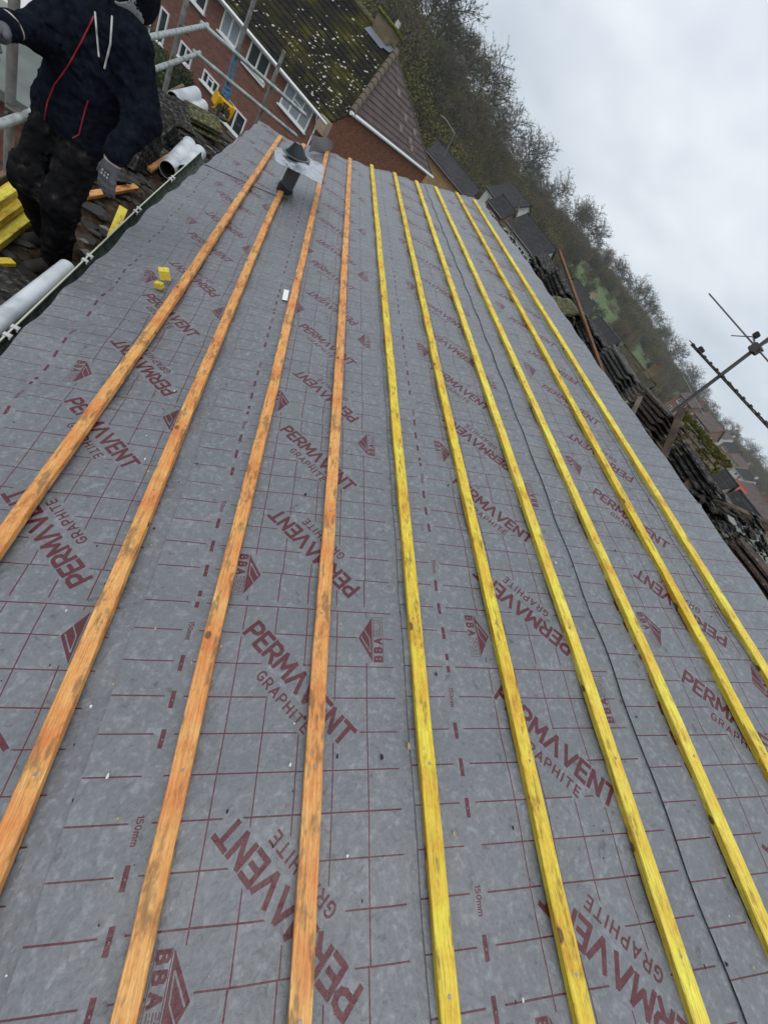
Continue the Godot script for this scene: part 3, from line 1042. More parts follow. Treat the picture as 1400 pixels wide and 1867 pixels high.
func build_woods() -> void:
	var r := RandomNumberGenerator.new()
	r.seed = 77
	var bare := []
	var barec := []
	var ever := []
	var everc := []
	for tries in 13000:
		var az := r.randf_range(-16.0, 76.0)
		var t := r.randf_range(-0.05, 1.02)
		var rc := table(CREST_R, az)
		var rr := rc * 0.36 + t * rc * 0.64
		var x := rr * sin(deg_to_rad(az))
		var z := -rr * cos(deg_to_rad(az))
		if meadow(x, z) > 0.2 and r.randf() > 0.03: continue
		var s := r.randf_range(1.8, 4.2) * (0.75 + rr / 420.0)
		if az > 29.5 and az < 47.5 and t < 0.3:
			if r.randf() > .18: continue
			s *= .35
		if t < 0.12 and az > 12.0: 
			if r.randf() > 0.35: continue
			s *= .6
		if t < 0.3 and az > 54.0:
			if r.randf() > 0.4: continue
			s *= .7
		if t > .88: s *= .55
		var k := noise_b.get_noise_2d(x * 0.06, z * 0.06)
		var green := smooth(17.0, 5.0, az) * 0.55 + 0.34 + k * 1.2
		var b := Basis(Vector3.UP, r.randf() * TAU).scaled(Vector3(s, s * r.randf_range(.8, 1.35), s))
		var at := Transform3D(b, Vector3(x, land(x, z), z))
		var v := r.randf_range(.6, 1.35)
		if r.randf() < clampf(green, 0.08, 0.9):
			ever.append(at)
			var c := Vector3(.11, .096, .020).lerp(Vector3(.05, .056, .018), r.randf()) * v
			if r.randf() < 0.12: c = Vector3(.12, .10, .028)
			if r.randf() < 0.08: c = Vector3(.018, .026, .016)
			everc.append(Color(c.x, c.y, c.z))
		else:
			bare.append(at)
			var c := Vector3(.145, .105, .052).lerp(Vector3(.085, .072, .038), r.randf()) * v
			barec.append(Color(c.x, c.y, c.z))
	var h1 := bare.size() / 2
	multi("woodland", clump(5, 520, 60, .022), M.leafy, bare.slice(0, h1), barec.slice(0, h1), "brown leafless woodland covering the valley hillside", "woodland")
	multi("woodland_scrub", clump(6, 420, 160, .025), M.leafy, bare.slice(h1), barec.slice(h1), "brown twiggy scrub between the trees of the hillside", "scrub")
	multi("evergreen_scrub", clump(7, 120, 620, .036), M.leafy, ever, everc, "olive green ivy and evergreen growth on the hillside above the brick house", "scrub")
	# trees one can tell apart
	var protos := []
	for k in 6: protos.append(make_tree(100 + k * 7, [.68, .74, .62, .78, .7, .66][k], [5.4, 4.8, 5.8, 4.4, 5.2, 5.5][k]))
	var n := 0
	var az := 1.5
	var spots := []
	while az < 70.0:
		var rc := table(CREST_R, az)
		spots.append([az, rc * r.randf_range(.93, 1.02), r.randf_range(.85, 1.5) * (0.85 + rc / 900.0), ""])
		az += r.randf_range(.7, 1.7) * (145.0 / rc + .3)
	for s in [[7.4, 112, 1.75, "large bare tree at the very top of the picture on the hill crest"], [8.6, 116, 1.4, "bare tree just below the topmost one on the hill crest"], [11.3, 126, 1.2, "slim bare tree left of the big round crowned one on the crest"], [12.9, 132, 1.65, "big round crowned bare tree standing alone against the sky above the chimney"], [14.2, 136, 1.15, "bare tree leaning right of the big round crowned one"],
			[20.9, 166, 1.65, "dense round bare tree on the crest, second big crown down the slope"], [22.2, 172, 1.0, ""], [28.2, 206, 1.55, "upper of the three crowded bare trees midway down the skyline"], [29.5, 214, 1.75, "middle and tallest of the three crowded bare trees midway down the skyline"], [30.6, 220, 1.4, "lower of the three crowded bare trees midway down the skyline"],
			[33.9, 238, 1.2, ""], [36.7, 260, 1.7, "upper bare tree of the tall group above the aerial rod"], [38.2, 270, 1.95, "tallest bare tree of the group above the aerial rod"], [39.6, 278, 1.8, "lower bare tree of the tall group above the aerial rod"], [41.0, 288, 1.5, ""], [44.0, 318, 1.7, "rounded bare tree left of the lower aerial boom"], [47.2, 340, 1.45, ""], [50.2, 362, 1.8, "bare tree seen right behind the aerial mast"], [52.4, 376, 1.6, "bare tree just below the aerial mast on the skyline"], [57.5, 420, 1.6, ""]]:
		spots.append(s)
	for k in 170:
		var a2 := r.randf_range(4.0, 64.0)
		var t := r.randf_range(.35, .95)
		var rc := table(CREST_R, a2)
		if meadow(rc * (.36 + .64 * t) * sin(deg_to_rad(a2)), -rc * (.36 + .64 * t) * cos(deg_to_rad(a2))) < .3: spots.append([a2, rc * (.36 + .64 * t), r.randf_range(.55, 1.2) * (.7 + .3 * t), ""])
	for s in spots:
		var o: Node3D = protos[n] if n < 6 else copy(protos[r.randi_range(0, 5)])
		n += 1
		var x: float = s[1] * sin(deg_to_rad(s[0]))
		var z: float = -s[1] * cos(deg_to_rad(s[0]))
		if meadow(x, z) > 0.4: x += 14.0; z -= 10.0
		o.position = Vector3(x, land(x, z) - .3, z)
		o.rotation.y = r.randf() * TAU
		o.scale = Vector3.ONE * s[2]
		if s[3]: o.set_meta("label", s[3])
		elif hill_t(x, z) < 0.93:
			o.set_meta("label", "bare winter tree standing among the scrub below the hill crest")
			o.set_meta("group", "bare trees on the flank of the hill")

# ------------------------------------------------------------------ houses
func far_house(called: String, label: String, category: String, az: float, r: float, yaw: float, w: float, d: float, eave: float, ridge: float, wm: Material, rm: Material, wins := 2, chimney := true, group := "") -> Node3D:
	var ca := deg_to_rad(az)
	var c := Vector3(r * sin(ca), 0, -r * cos(ca))
	var ya := ca + deg_to_rad(yaw)
	var bx := Vector3(cos(ya), 0, sin(ya))
	var bz := Vector3(-sin(ya), 0, cos(ya))
	var floor_y := minf(land(c.x, c.z) - 1.0, eave - 2.4)
	var o := thing(called, label, category, Vector3(c.x, floor_y, c.z), group)
	var B := Basis(bx, Vector3.UP, bz)
	var P := func(x: float, y: float, z: float) -> Vector3: return c + bx * x + Vector3(0, y, 0) + bz * z
	var g := Geo.new()
	var hw := w * .5
	var hd := d * .5
	g.mquad(P.call(-hw, floor_y, hd), P.call(hw, floor_y, hd), P.call(hw, eave, hd), P.call(-hw, eave, hd))
	g.mquad(P.call(hw, floor_y, -hd), P.call(-hw, floor_y, -hd), P.call(-hw, eave, -hd), P.call(hw, eave, -hd))
	g.mquad(P.call(hw, floor_y, hd), P.call(hw, floor_y, -hd), P.call(hw, eave, -hd), P.call(hw, eave, hd))
	g.mquad(P.call(-hw, floor_y, -hd), P.call(-hw, floor_y, hd), P.call(-hw, eave, hd), P.call(-hw, eave, -hd))
	g.tri(P.call(hw, eave, hd), P.call(hw, eave, -hd), P.call(hw, ridge - .08, 0))
	g.tri(P.call(-hw, eave, -hd), P.call(-hw, eave, hd), P.call(-hw, ridge - .08, 0))
	part("wall", g, wm, o)
	var sl := Vector2(hd, ridge - eave).length() + .3
	var an := atan2(ridge - eave, hd)
	for s in [1.0, -1.0]:
		var rg := Geo.new()
		var rz = (bz * s * cos(an) - Vector3.UP * sin(an)).normalized()
		var ry = (bz * s * sin(an) + Vector3.UP * cos(an)).normalized()
		rg.box(P.call(0, ridge, 0) + rz * sl * .5 + ry * .02, Vector3(w + .4, .12, sl), Basis(bx * s, ry, rz))
		part("roof", rg, rm, o)
	var rt := Geo.new()
	rt.tube([P.call(-hw - .2, ridge + .06, 0), P.call(hw + .2, ridge + .06, 0)], [.11, .11], 6)
	part("ridge_tile", rt, rm, o)
	var bg := Geo.new()
	for s in [1.0, -1.0]:
		bg = Geo.new()
		bg.tube([P.call(-hw - .2, eave - .1, s * (hd + .28)), P.call(hw + .2, eave - .1, s * (hd + .28))], [.045, .045], 6)
		part("gutter", bg, M.galv_dull, o)
	if chimney:
		var cg := Geo.new()
		cg.box(P.call(hw * .55, ridge + .3, 0), Vector3(.7, 1.2, .5), B)
		var ch := part("chimney", cg, wm, o)
		var pg := Geo.new()
		pg.tube([P.call(hw * .55, ridge + .9, 0), P.call(hw * .55, ridge + 1.2, 0)], [.11, .09], 8)
		part("chimney_pot", pg, M.pot, ch)
	for k in wins:
		for row in 2:
			var y := eave - .95 - row * 2.3
			if y < floor_y + 1.0: continue
			var x := lerpf(-hw * .6, hw * .6, (k + .5) / wins) if wins > 1 else 0.0
			window_on(o, P.call(x, y, hd), B, 1.1, 1.0, 2)
	window_on(o, P.call(hw, eave - 1.0, 0), Basis(-bz, Vector3.UP, bx), .9, 1.0, 2)
	window_on(o, P.call(-hw, eave - 1.0, 0), Basis(bz, Vector3.UP, -bx), .9, 1.0, 2)
	return o

func window_on(o: Node3D, c: Vector3, B: Basis, w: float, h: float, lights: int, curtain := false, transom := false) -> void:
	# frame proud of the wall, glass set behind it, sill below
	var f := Geo.new()
	var t := .07
	f.box(c + B.y * (h * .5 - t * .5) + B.z * .02, Vector3(w, t, .09), B)
	f.box(c - B.y * (h * .5 - t * .5) + B.z * .02, Vector3(w, t, .09), B)
	for s in [-1.0, 1.0]:
		f.box(c + B.x * s * (w * .5 - t * .5) + B.z * .02, Vector3(t, h - 2 * t, .09), B)
	for k in range(1, lights):
		f.box(c + B.x * (w * k / lights - w * .5) + B.z * .02, Vector3(t * 1.1, h - 2 * t, .085), B)
	if transom:
		f.box(c + B.x * (w / lights * (.5 - lights * .5) + w / lights * (lights / 2)) + B.y * h * .17 + B.z * .02, Vector3(w / lights - t, t * .9, .08), B)
	var win := part("window", f, M.upvc, o)
	var g := Geo.new()
	g.box(c + B.z * .004, Vector3(w - t, h - t, .02), B)
	part("pane", g, M.curtain if curtain else M.glass, win)
	var s := Geo.new()
	s.box(c - B.y * (h * .5 + .03) + B.z * .06, Vector3(w + .14, .06, .16), B)
	part("sill", s, M.upvc, win)

func brick_house() -> void:
	var C := Vector3(1.022, 0, -26.98)
	var fl := Vector3(-.866, 0, -.5)
	var sd := Vector3(.588, 0, -.809)
	var gy := -8.6
	var base := C + fl * 4.0 + sd * 5.0
	var o := thing("brick_house", "red brick house with mossy lichen spotted roof and brown tile hung end", "house", Vector3(base.x, gy, base.z))
	var P := func(t: float, s: float, y: float) -> Vector3: return C + fl * t + sd * s + Vector3(0, y, 0)
	var L := 15.0      # length of the front
	var D := 13.2      # depth of the side
	var ey := -3.92    # front eave
	var sy := -3.05    # side eave
	var front_n := -sd
	var side_n := -fl
	var s0 := .22
	# walls
	var g := Geo.new()
	g.mquad(P.call(L, s0, gy), P.call(.05, s0, gy), P.call(.05, s0, ey + .1), P.call(L, s0, ey + .1))
	part("front_wall", g, M.brick_front, o)
	g = Geo.new()
	g.quad(P.call(.05, s0, gy), P.call(.05, D, gy), P.call(.05, D, sy + .05), P.call(.05, 1.25, sy + .05), Vector2(0, 6), Vector2(D, 6), Vector2(D, 0), Vector2(1.25, 0))
	g.quad(P.call(.05, s0, gy), P.call(.05, 1.25, sy + .05), P.call(.05, 1.24, sy + .04), P.call(.05, s0, ey + .12), Vector2(0, 6), Vector2(1.25, .45), Vector2(1.24, .45), Vector2(0, 1.2))
	part("side_wall", g, M.brick_side, o)
	g = Geo.new()
	g.mquad(P.call(.05, D, gy), P.call(L, D, gy), P.call(L, D, sy), P.call(.05, D, sy))
	g.mquad(P.call(L, D, gy), P.call(L, s0, gy), P.call(L, s0, ey), P.call(L, D, sy))
	part("rear_wall", g, M.brick_front, o)
	# roof slopes, course by course
	var As := 6.0
	var At := 2.13
	var ay := -.16
	var q := func(t: float, s: float, lift: float) -> Vector3:
		return P.call(t, s, ey + (ay - ey) * (s / As) + lift)
	var right := func(s: float) -> float: return -.06 if s < 1.2 else lerpf(-.12, At, (s - 1.2) / (As - 1.2))
	var courses := 20
	var rr := RandomNumberGenerator.new()
	rr.seed = 5
	for i in courses:
		var sa := -.12 + (As + .12) * i / courses
		var sb := -.12 + (As + .12) * (i + 1.12) / courses
		if i == courses - 1: sb = As
		g = Geo.new()
		var t0: float = right.call((sa + sb) * .5)
		var n := 44
		for k in n:
			var ta: float = lerpf(t0, L + .2, float(k) / n)
			var tb: float = lerpf(t0, L + .2, (k + .965) / n)
			var h := rr.randf_range(.0, .016)
			var up := .075 + h
			g.mquad(q.call(tb, sa, up), q.call(ta, sa, up), q.call(ta, sb, .02 + h), q.call(tb, sb, .02 + h))
			g.mquad(q.call(tb, sa, 0.0), q.call(ta, sa, 0.0), q.call(ta, sa, up), q.call(tb, sa, up))
			g.mquad(q.call(ta, sa, 0.0), q.call(ta, sb, 0.0), q.call(ta, sb, .02 + h), q.call(ta, sa, up))
			g.mquad(q.call(tb, sb, 0.0), q.call(tb, sa, 0.0), q.call(tb, sa, up), q.call(tb, sb, .02 + h))
		part("tile_course", g, M.roof_moss, o)
	# tile hung end
	var hq := func(s: float, y: float, out: float) -> Vector3:
		var f := (y - sy) / (ay - sy)
		return P.call(-.12 + (At + .12) * f, s, y) + side_n * out
	var hc := 13
	for i in hc:
		var f0 := float(i) / hc
		var f1 := (i + 1.1) / hc
		if i == hc - 1: f1 = 1.0
		var y0 := lerpf(sy, ay, f0)
		var y1 := lerpf(sy, ay, f1)
		var l0 := lerpf(1.2, As, (f0 + f1) * .5)
		var r0 := lerpf(D + .3, As + .1, (f0 + f1) * .5)
		g = Geo.new()
		var n := maxi(2, int((r0 - l0) / .3))
		for k in n:
			var a := lerpf(l0, r0, float(k) / n)
			var b := lerpf(l0, r0, (k + .985) / n)
			var h := rr.randf_range(0, .012)
			g.mquad(hq.call(a, y0, .075 + h), hq.call(b, y0, .075 + h), hq.call(b, y1, .02 + h), hq.call(a, y1, .02 + h))
			g.mquad(hq.call(a, y0, 0.0), hq.call(b, y0, 0.0), hq.call(b, y0, .075 + h), hq.call(a, y0, .075 + h))
		part("hung_tile_course", g, M.roof_brown, o)
	for e in [[6.4, .62], [7.0, .25], [8.6, .2], [7.6, .42], [9.2, .35], [8.9, .12]]:
		g = Geo.new()
		var y0 := lerpf(sy, ay, e[1])
		g.mquad(hq.call(e[0], y0, .10), hq.call(e[0] + .5, y0, .10), hq.call(e[0] + .5, y0 + .24, .085), hq.call(e[0], y0 + .24, .085))
		part("replaced_tile", g, M.roof_patch, o, "paler replacement tile in the brown tile hung end")
	# rear slope, kept plain since only its far side is out of sight
	g = Geo.new()
	g.mquad(P.call(-.12, D + .3, sy), P.call(L, D + .3, sy), P.call(L, As, ay), P.call(At, As, ay))
	part("rear_slope", g, M.roof_brown, o)
	# hip tiles along the left edge of the hung end
	for k in 12:
		g = Geo.new()
		var f0 := k / 12.0
		var f1 := (k + 1.06) / 12.0
		var pa: Vector3 = P.call(lerpf(-.12, At, f0), lerpf(1.2, As, f0), lerpf(sy, ay, f0) + .10)
		var pb: Vector3 = P.call(lerpf(-.12, At, f1), lerpf(1.2, As, f1), lerpf(sy, ay, f1) + .075)
		g.tube([pa, pb], [.19, .17], 8)
		part("hip_tile", g, M.hip_tile, o)
	for k in 26:
		g = Geo.new()
		g.tube([P.call(lerpf(At, L, k / 26.0), As, ay + .09), P.call(lerpf(At, L, (k + 1.04) / 26.0), As, ay + .06)], [.15, .15], 8)
		part("ridge_tile", g, M.tile_moss, o)
	g = Geo.new()
	g.tube([P.call(At, As, ay + .03), P.call(-.12, D + .3, sy + .06)], [.06, .06], 6)
	part("verge", g, M.hip_tile, o)
	# chimney with lead flashing
	g = Geo.new()
	var cb := Basis(fl, Vector3.UP, -sd)
	g.box(P.call(3.1, As, ay + .16), Vector3(1.15, .95, .75), cb)
	var ch := part("chimney", g, M.stone, o)
	g = Geo.new()
	g.bevel_box(P.call(3.1, As, ay + .69), Vector3(1.35, .12, .95), cb, .03)
	part("chimney_cap", g, M.moss, ch)
	g = Geo.new()
	g.tube([P.call(2.75, As + .05, ay + .72), P.call(2.75, As + .05, ay + 1.0)], [.14, .12], 10)
	part("chimney_pot", g, M.render, ch)
	g = Geo.new()
	g.mquad(q.call(3.75, As - .75, .13), q.call(2.5, As - .75, .13), q.call(2.5, As - .36, .14), q.call(3.75, As - .36, .14))
	g.mquad(q.call(2.52, As - .6, .14), q.call(2.15, As - .5, .15), q.call(2.2, As - .05, .16), q.call(2.5, As - .02, .155))
	part("lead_flashing", g, M.lead, ch)
	# lichen, past counting
	var xs := []
	for k in 900:
		var s := rr.randf_range(0.1, 5.6)
		var t := rr.randf_range(-.1, 12.0)
		if t < right.call(s) + .15: continue
		var dens := exp(-t / 4.5) * (0.4 + .9 * exp(-absf(s - 1.6) / 2.0))
		if rr.randf() > dens + .04: continue
		var fr := fmod(s + .12, (As + .12) / courses) / ((As + .12) / courses)
		var sc := rr.randf_range(.025, .085)
		var up := (Vector3.UP * As + -sd * 0.0 + (Vector3.UP).cross(fl) * 0.0).normalized()
		xs.append(Transform3D(Basis(fl * sc * rr.randf_range(.7, 1.3), up * .02, (sd * As + Vector3(0, ay - ey, 0)).normalized() * sc), q.call(t, s, .092 - .055 * fr)))
	multi("lichen", shard_mesh(4), M.lichen, xs, [], "", "", o)
	# gutters, downpipe, soffit box
	g = Geo.new()
	g.tube([P.call(L, -.16, ey + .03), P.call(-.12, -.16, ey - .02)], [.065, .065], 8)
	part("front_gutter", g, M.upvc, o)
	g = Geo.new()
	g.box(P.call(L * .5, .02, ey - .06), Vector3(L, .18, .04), cb)
	part("fascia", g, M.upvc, o)
	g = Geo.new()
	g.box(P.call(.12, .02, ey - .2), Vector3(.5, .62, .42), cb)
	part("soffit_box", g, M.tan_wall, o, "brown boxed end of the eave")
	g = Geo.new()
	g.tube([P.call(-.2, .98, sy + .08), P.call(-.2, 13.75, sy - .04)], [.085, .085], 10)
	part("side_gutter", g, M.upvc, o)
	g = Geo.new()
	g.tube([P.call(.55, -.12, ey - .02), P.call(.52, .0, ey - .28), P.call(.5, .14, ey - .45), P.call(.5, .15, gy)], [.045, .045, .045, .045], 8)
	part("downpipe", g, M.upvc, o)
	g = Geo.new()
	g.tube([P.call(10.2, .14, ey - .1), P.call(10.2, .15, gy)], [.05, .05], 8)
	part("downpipe", g, M.upvc, o)
	# windows
	var wb := Basis(-fl, Vector3.UP, -sd)
	for w in [[1.80, -4.53, 1.75, .98, 3, true], [4.4, -4.47, 1.22, .86, 2, false], [6.18, -4.48, 1.06, .88, 2, true], [8.25, -4.5, 1.2, .9, 2, false], [11.0, -4.5, 1.2, .9, 2, false],
			[4.55, -7.2, 1.25, .95, 2, false], [6.38, -6.85, 1.0, .5, 3, false], [8.05, -6.85, .8, .65, 2, false], [9.6, -6.8, .5, 1.3, 1, false]]:
		window_on(o, P.call(w[0], s0, w[1]), wb, w[2], w[3], w[4], w[5], w[4] == 3)
	g = Geo.new()
	g.box(P.call(4.42, s0 - .06, -5.03), Vector3(1.5, .14, .08), wb)
	part("render_band", g, M.upvc, o)
	# hedge and path before the house
	var hx := []
	var hcol := []
	for k in 260:
		var t := rr.randf_range(5.6, 10.5)
		var s := rr.randf_range(-3.6, -1.2)
		hx.append(Transform3D(Basis(Vector3.UP, rr.randf() * TAU).scaled(Vector3.ONE * rr.randf_range(.5, .9)), P.call(t, s, gy + rr.randf_range(.0, 1.15))))
		var c := Vector3(.022, .032, .012).lerp(Vector3(.05, .065, .02), rr.randf())
		hcol.append(Color(c.x, c.y, c.z))
	multi("garden_hedge", clump(9, 30, 420, .055), M.hedge, hx, hcol, "dark green clipped hedge below the brick house windows", "hedge")
	g = Geo.new()
	g.mquad(P.call(9.0, -9.5, gy + .05), P.call(-3.0, -9.5, gy + .05), P.call(-3.0, .2, gy + .05), P.call(9.0, .2, gy + .05))
	struct("path", g, M.path)

func far_village() -> void:
	far_house("tan_house", "tan brick house with dark roof just right of the brown tiled end", "house", 15.3, 45, 4, 4.6, 5, -2.42, -1.6, M.brick_tan, M.roof_far, 0, false)
	far_house("white_gabled_house", "pale rendered house with slate roof tucked under the wooded hill", "house", 22.3, 66, 62, 7, 5, -1.4, .75, M.render, M.roof_far, 2, false)
	far_house("small_brick_house", "small brick house with white bargeboards below the pale rendered house", "house", 21.9, 60, 30, 2.6, 3, -2.0, -.7, M.brick_far, M.roof_far, 1, false)
	far_house("dark_roofed_house", "long dark roofed house whose white gable shows above the ridge", "house", 26.6, 56, 24, 5.2, 4.6, -1.75, .02, M.render, M.roof_far, 2, false)
	far_house("cottage", "tan walled house with dark roof below the green meadow", "house", 34.9, 80, -22, 5.4, 5, -2.1, -.3, M.tan_wall, M.roof_far, 3)
	far_house("cottage", "tan gabled house with plain dark roof right of the grass patch", "house", 40.2, 60, 24, 3.9, 4, -2.35, -.72, M.tan_wall, M.roof_far, 1, false)
	far_house("mossy_roofed_house", "house with long brown mossy roof and stone chimney beyond the ridge", "house", 45.6, 40, 12, 3.9, 5, -1.95, -.42, M.stone, M.roof_rust, 2)
	var sol := far_house("solar_house", "brick gabled house with black solar panels up the valley", "house", 55.7, 112, 26, 5.4, 6, 1.4, 3.4, M.brick_far, M.roof_brown, 2, false)
	far_house("corner_house", "dark roofed house with tan gable beside the mossy stone outbuilding", "house", 61.2, 45, 24, 2.4, 3, -2.1, -.3, M.tan_wall, M.roof_far, 1, false)
	far_house("bungalow", "low house with broad black roof above the heap of rubble", "house", 65.5, 35, 8, 2.5, 3.4, -2.2, -.35, M.stone, M.roof_far, 1, false)
	far_house("red_roofed_shed", "small shed with bright red roof behind the corner house", "shed", 62.9, 76, -10, 2.0, 2.4, -1.1, -.1, M.render, M.roof_red, 1, false)
	far_house("grey_shed", "pale grey roofed shed at the right edge beyond the rubble", "shed", 69.5, 30, 20, 2.0, 2.4, -1.4, -.75, M.tan_wall, M.flat_roof, 1, false)
	var lab := ["uppermost small house of the terrace row under the far wood", "second small house of the terrace row under the far wood", "third small house of the terrace row under the far wood", "fourth small house of the terrace row under the far wood", "fifth small house of the terrace row under the far wood", "lowest small house of the terrace row by the frame edge"]
	for k in 6:
		far_house("terrace_house", lab[k], "house", 57.6 + k * 1.6, 225 - k * 14, 35, 6, 7, 5.0 - k * 1.15, 7.6 - k * 1.3, [M.render, M.brick_far, M.tan_wall][k % 3], M.roof_far if k % 2 else M.roof_brown, 2, true, "terrace row under the far wood")
	for e in [[64.5, 95, "stone house low in the valley left of its taller neighbour"], [67.5, 80, "taller house low in the valley by the frame edge"], [52.6, 118, "small brick house behind the aerial mast on the hillside"]]:
		far_house("valley_house", e[2], "house", e[0], e[1], 30, 4.6, 5, -.4 if e[0] > 60 else 1.6, 1.2 if e[0] > 60 else 3.2, M.brick_far, M.roof_brown, 2)
	# garden growth between them
	var r := RandomNumberGenerator.new()
	r.seed = 91
	var xs := []
	var cs := []
	for k in 900:
		var az := r.randf_range(9.0, 74.0)
		var rr := r.randf_range(24.0, 105.0) if r.randf() < .6 else r.randf_range(60, 160)
		var x := rr * sin(deg_to_rad(az))
		var z := -rr * cos(deg_to_rad(az))
		var s := r.randf_range(1.0, 3.2)
		xs.append(Transform3D(Basis(Vector3.UP, r.randf() * TAU).scaled(Vector3(s, s * r.randf_range(.7, 1.3), s)), Vector3(x, land(x, z), z)))
		var c := Vector3(.035, .045, .018).lerp(Vector3(.07, .06, .035), r.randf())
		cs.append(Color(c.x, c.y, c.z))
	multi("garden_shrubs", clump(12, 200, 260, .05), M.leafy, xs, cs, "dark shrubs and bushes filling the gardens of the valley houses", "shrubs")
	# a small aerial on the tan house
	var o := thing("roof_aerial", "thin white bent aerial pole beyond the tan house", "aerial", Vector3(7.8, -1.8, -36))
	var g := Geo.new()
	g.tube([Vector3(8.6, -1.6, -36), Vector3(8.35, -.35, -36)], [.03, .03], 6)
	part("mast", g, M.antenna_light, o)
	g = Geo.new()
	g.tube([Vector3(8.35, -.35, -36), Vector3(7.5, -.25, -36.4), Vector3(7.1, -.32, -36.6)], [.03, .03, .03], 6)
	part("boom", g, M.antenna_light, o)

func mossy_outbuilding() -> void:
	# near, past the ridge: each tile of its roof can be told apart
	var R := func(az: float, el: float, r: float) -> Vector3: return Vector3(r * sin(deg_to_rad(az)), r * tan(deg_to_rad(el)), -r * cos(deg_to_rad(az)))
	var e0: Vector3 = R.call(53.2, -3.3, 14.0)
	var e1: Vector3 = R.call(60.4, -2.7, 14.2)
	var r0: Vector3 = R.call(52.8, -.1, 15.3)
	var r1: Vector3 = R.call(60.6, .1, 15.6)
	var gy := land(e0.x, e0.z)
	var o := thing("stone_outbuilding", "stone outbuilding with brown tiles and thick yellow moss along its ridge", "outbuilding", Vector3(e0.x, gy, e0.z))
	var nn := (e1 - e0).cross(r0 - e0).normalized()
	if nn.y < 0: nn = -nn
	var g := Geo.new()
	for e in [[e0, e1]]:
		var b := Vector3(0, gy - e0.y - .3, 0)
		var back := (r0 - e0) * Vector3(1.6, 0, 1.6)
		g.mquad(e0 + b - nn * .1, e1 + b - nn * .1, e1 - nn * .1, e0 - nn * .1)
		g.mquad(e1 + b - nn * .1, e1 + b + back, e1 + back - nn * .1, e1 - nn * .1)
		g.mquad(e0 + b + back, e0 + b - nn * .1, e0 - nn * .1, e0 + back - nn * .1)
		g.mquad(e1 + b + back, e0 + b + back, e0 + back, e1 + back)
	part("wall", g, M.stone, o)
	g = Geo.new()
	g.mquad(e0 - nn * .03, e1 - nn * .03, r1 - nn * .03, r0 - nn * .03)
	var back2 := (r0 - e0) * Vector3(1.6, 0, 1.6)
	g.mquad(r0 - nn * .03, r1 - nn * .03, e1 + back2, e0 + back2)
	part("roof_deck", g, M.pipe_dark, o)
	var rows := 5
	var cols := 8
	var rr := RandomNumberGenerator.new()
	rr.seed = 44
	for i in rows:
		for j in cols:
			var f0 := float(i) / rows
			var f1 := (i + 1.15) / rows
			var off := .5 if i % 2 else 0.0
			var c0 := (j + off + .03) / (cols + .5)
			var c1 := (j + off + .96) / (cols + .5)
			var up := .05 + rr.randf_range(0, .02)
			g = Geo.new()
			var pa := e0.lerp(e1, c0).lerp(r0.lerp(r1, c0), f0) + nn * up
			var pb := e0.lerp(e1, c1).lerp(r0.lerp(r1, c1), f0) + nn * (up + rr.randf_range(-.01, .01))
			var pc := e0.lerp(e1, c1).lerp(r0.lerp(r1, c1), minf(f1, 1.0)) + nn * .012
			var pd := e0.lerp(e1, c0).lerp(r0.lerp(r1, c0), minf(f1, 1.0)) + nn * .012
			g.mquad(pa, pb, pc, pd)
			g.mquad(pa - nn * .04, pb - nn * .04, pb, pa)
			g.mquad(pd - nn * .02, pa - nn * .04, pa, pd)
			g.mquad(pb - nn * .04, pc - nn * .02, pc, pb)
			part("tile", g, M.moss_tile, o)
	var xs := []
	var cs := []
	for k in 240:
		var c := rr.randf()
		var f := 1.0 - absf(rr.randfn(0, .09)) if rr.randf() < .72 else rr.randf_range(.25, 1.0) - c * .2
		var p := e0.lerp(e1, c).lerp(r0.lerp(r1, c), clampf(f, 0.05, 1.02)) + nn * .04
		xs.append(Transform3D(Basis(Vector3.UP, rr.randf() * TAU).scaled(Vector3(1, .7, 1) * rr.randf_range(.06, .15)), p))
		var cc := Vector3(.17, .16, .012).lerp(Vector3(.06, .07, .01), rr.randf())
		cs.append(Color(cc.x, cc.y, cc.z))
	multi("moss", clump(15, 20, 260, .11), M.leafy, xs, cs, "", "", o)
# ------------------------------------------------------------------ the roof being covered
const EAVE := [[-4.0, -1.36], [1.7, -1.348], [2.2, -1.345], [2.85, -1.33], [3.8, -1.322], [5.05, -1.25], [7.5, -1.1]]
const RIDGE := [[-4.0, 2.47], [0.8, 2.445], [1.6, 2.405], [2.8, 2.35], [5.2, 2.30], [7.1, 2.16]]

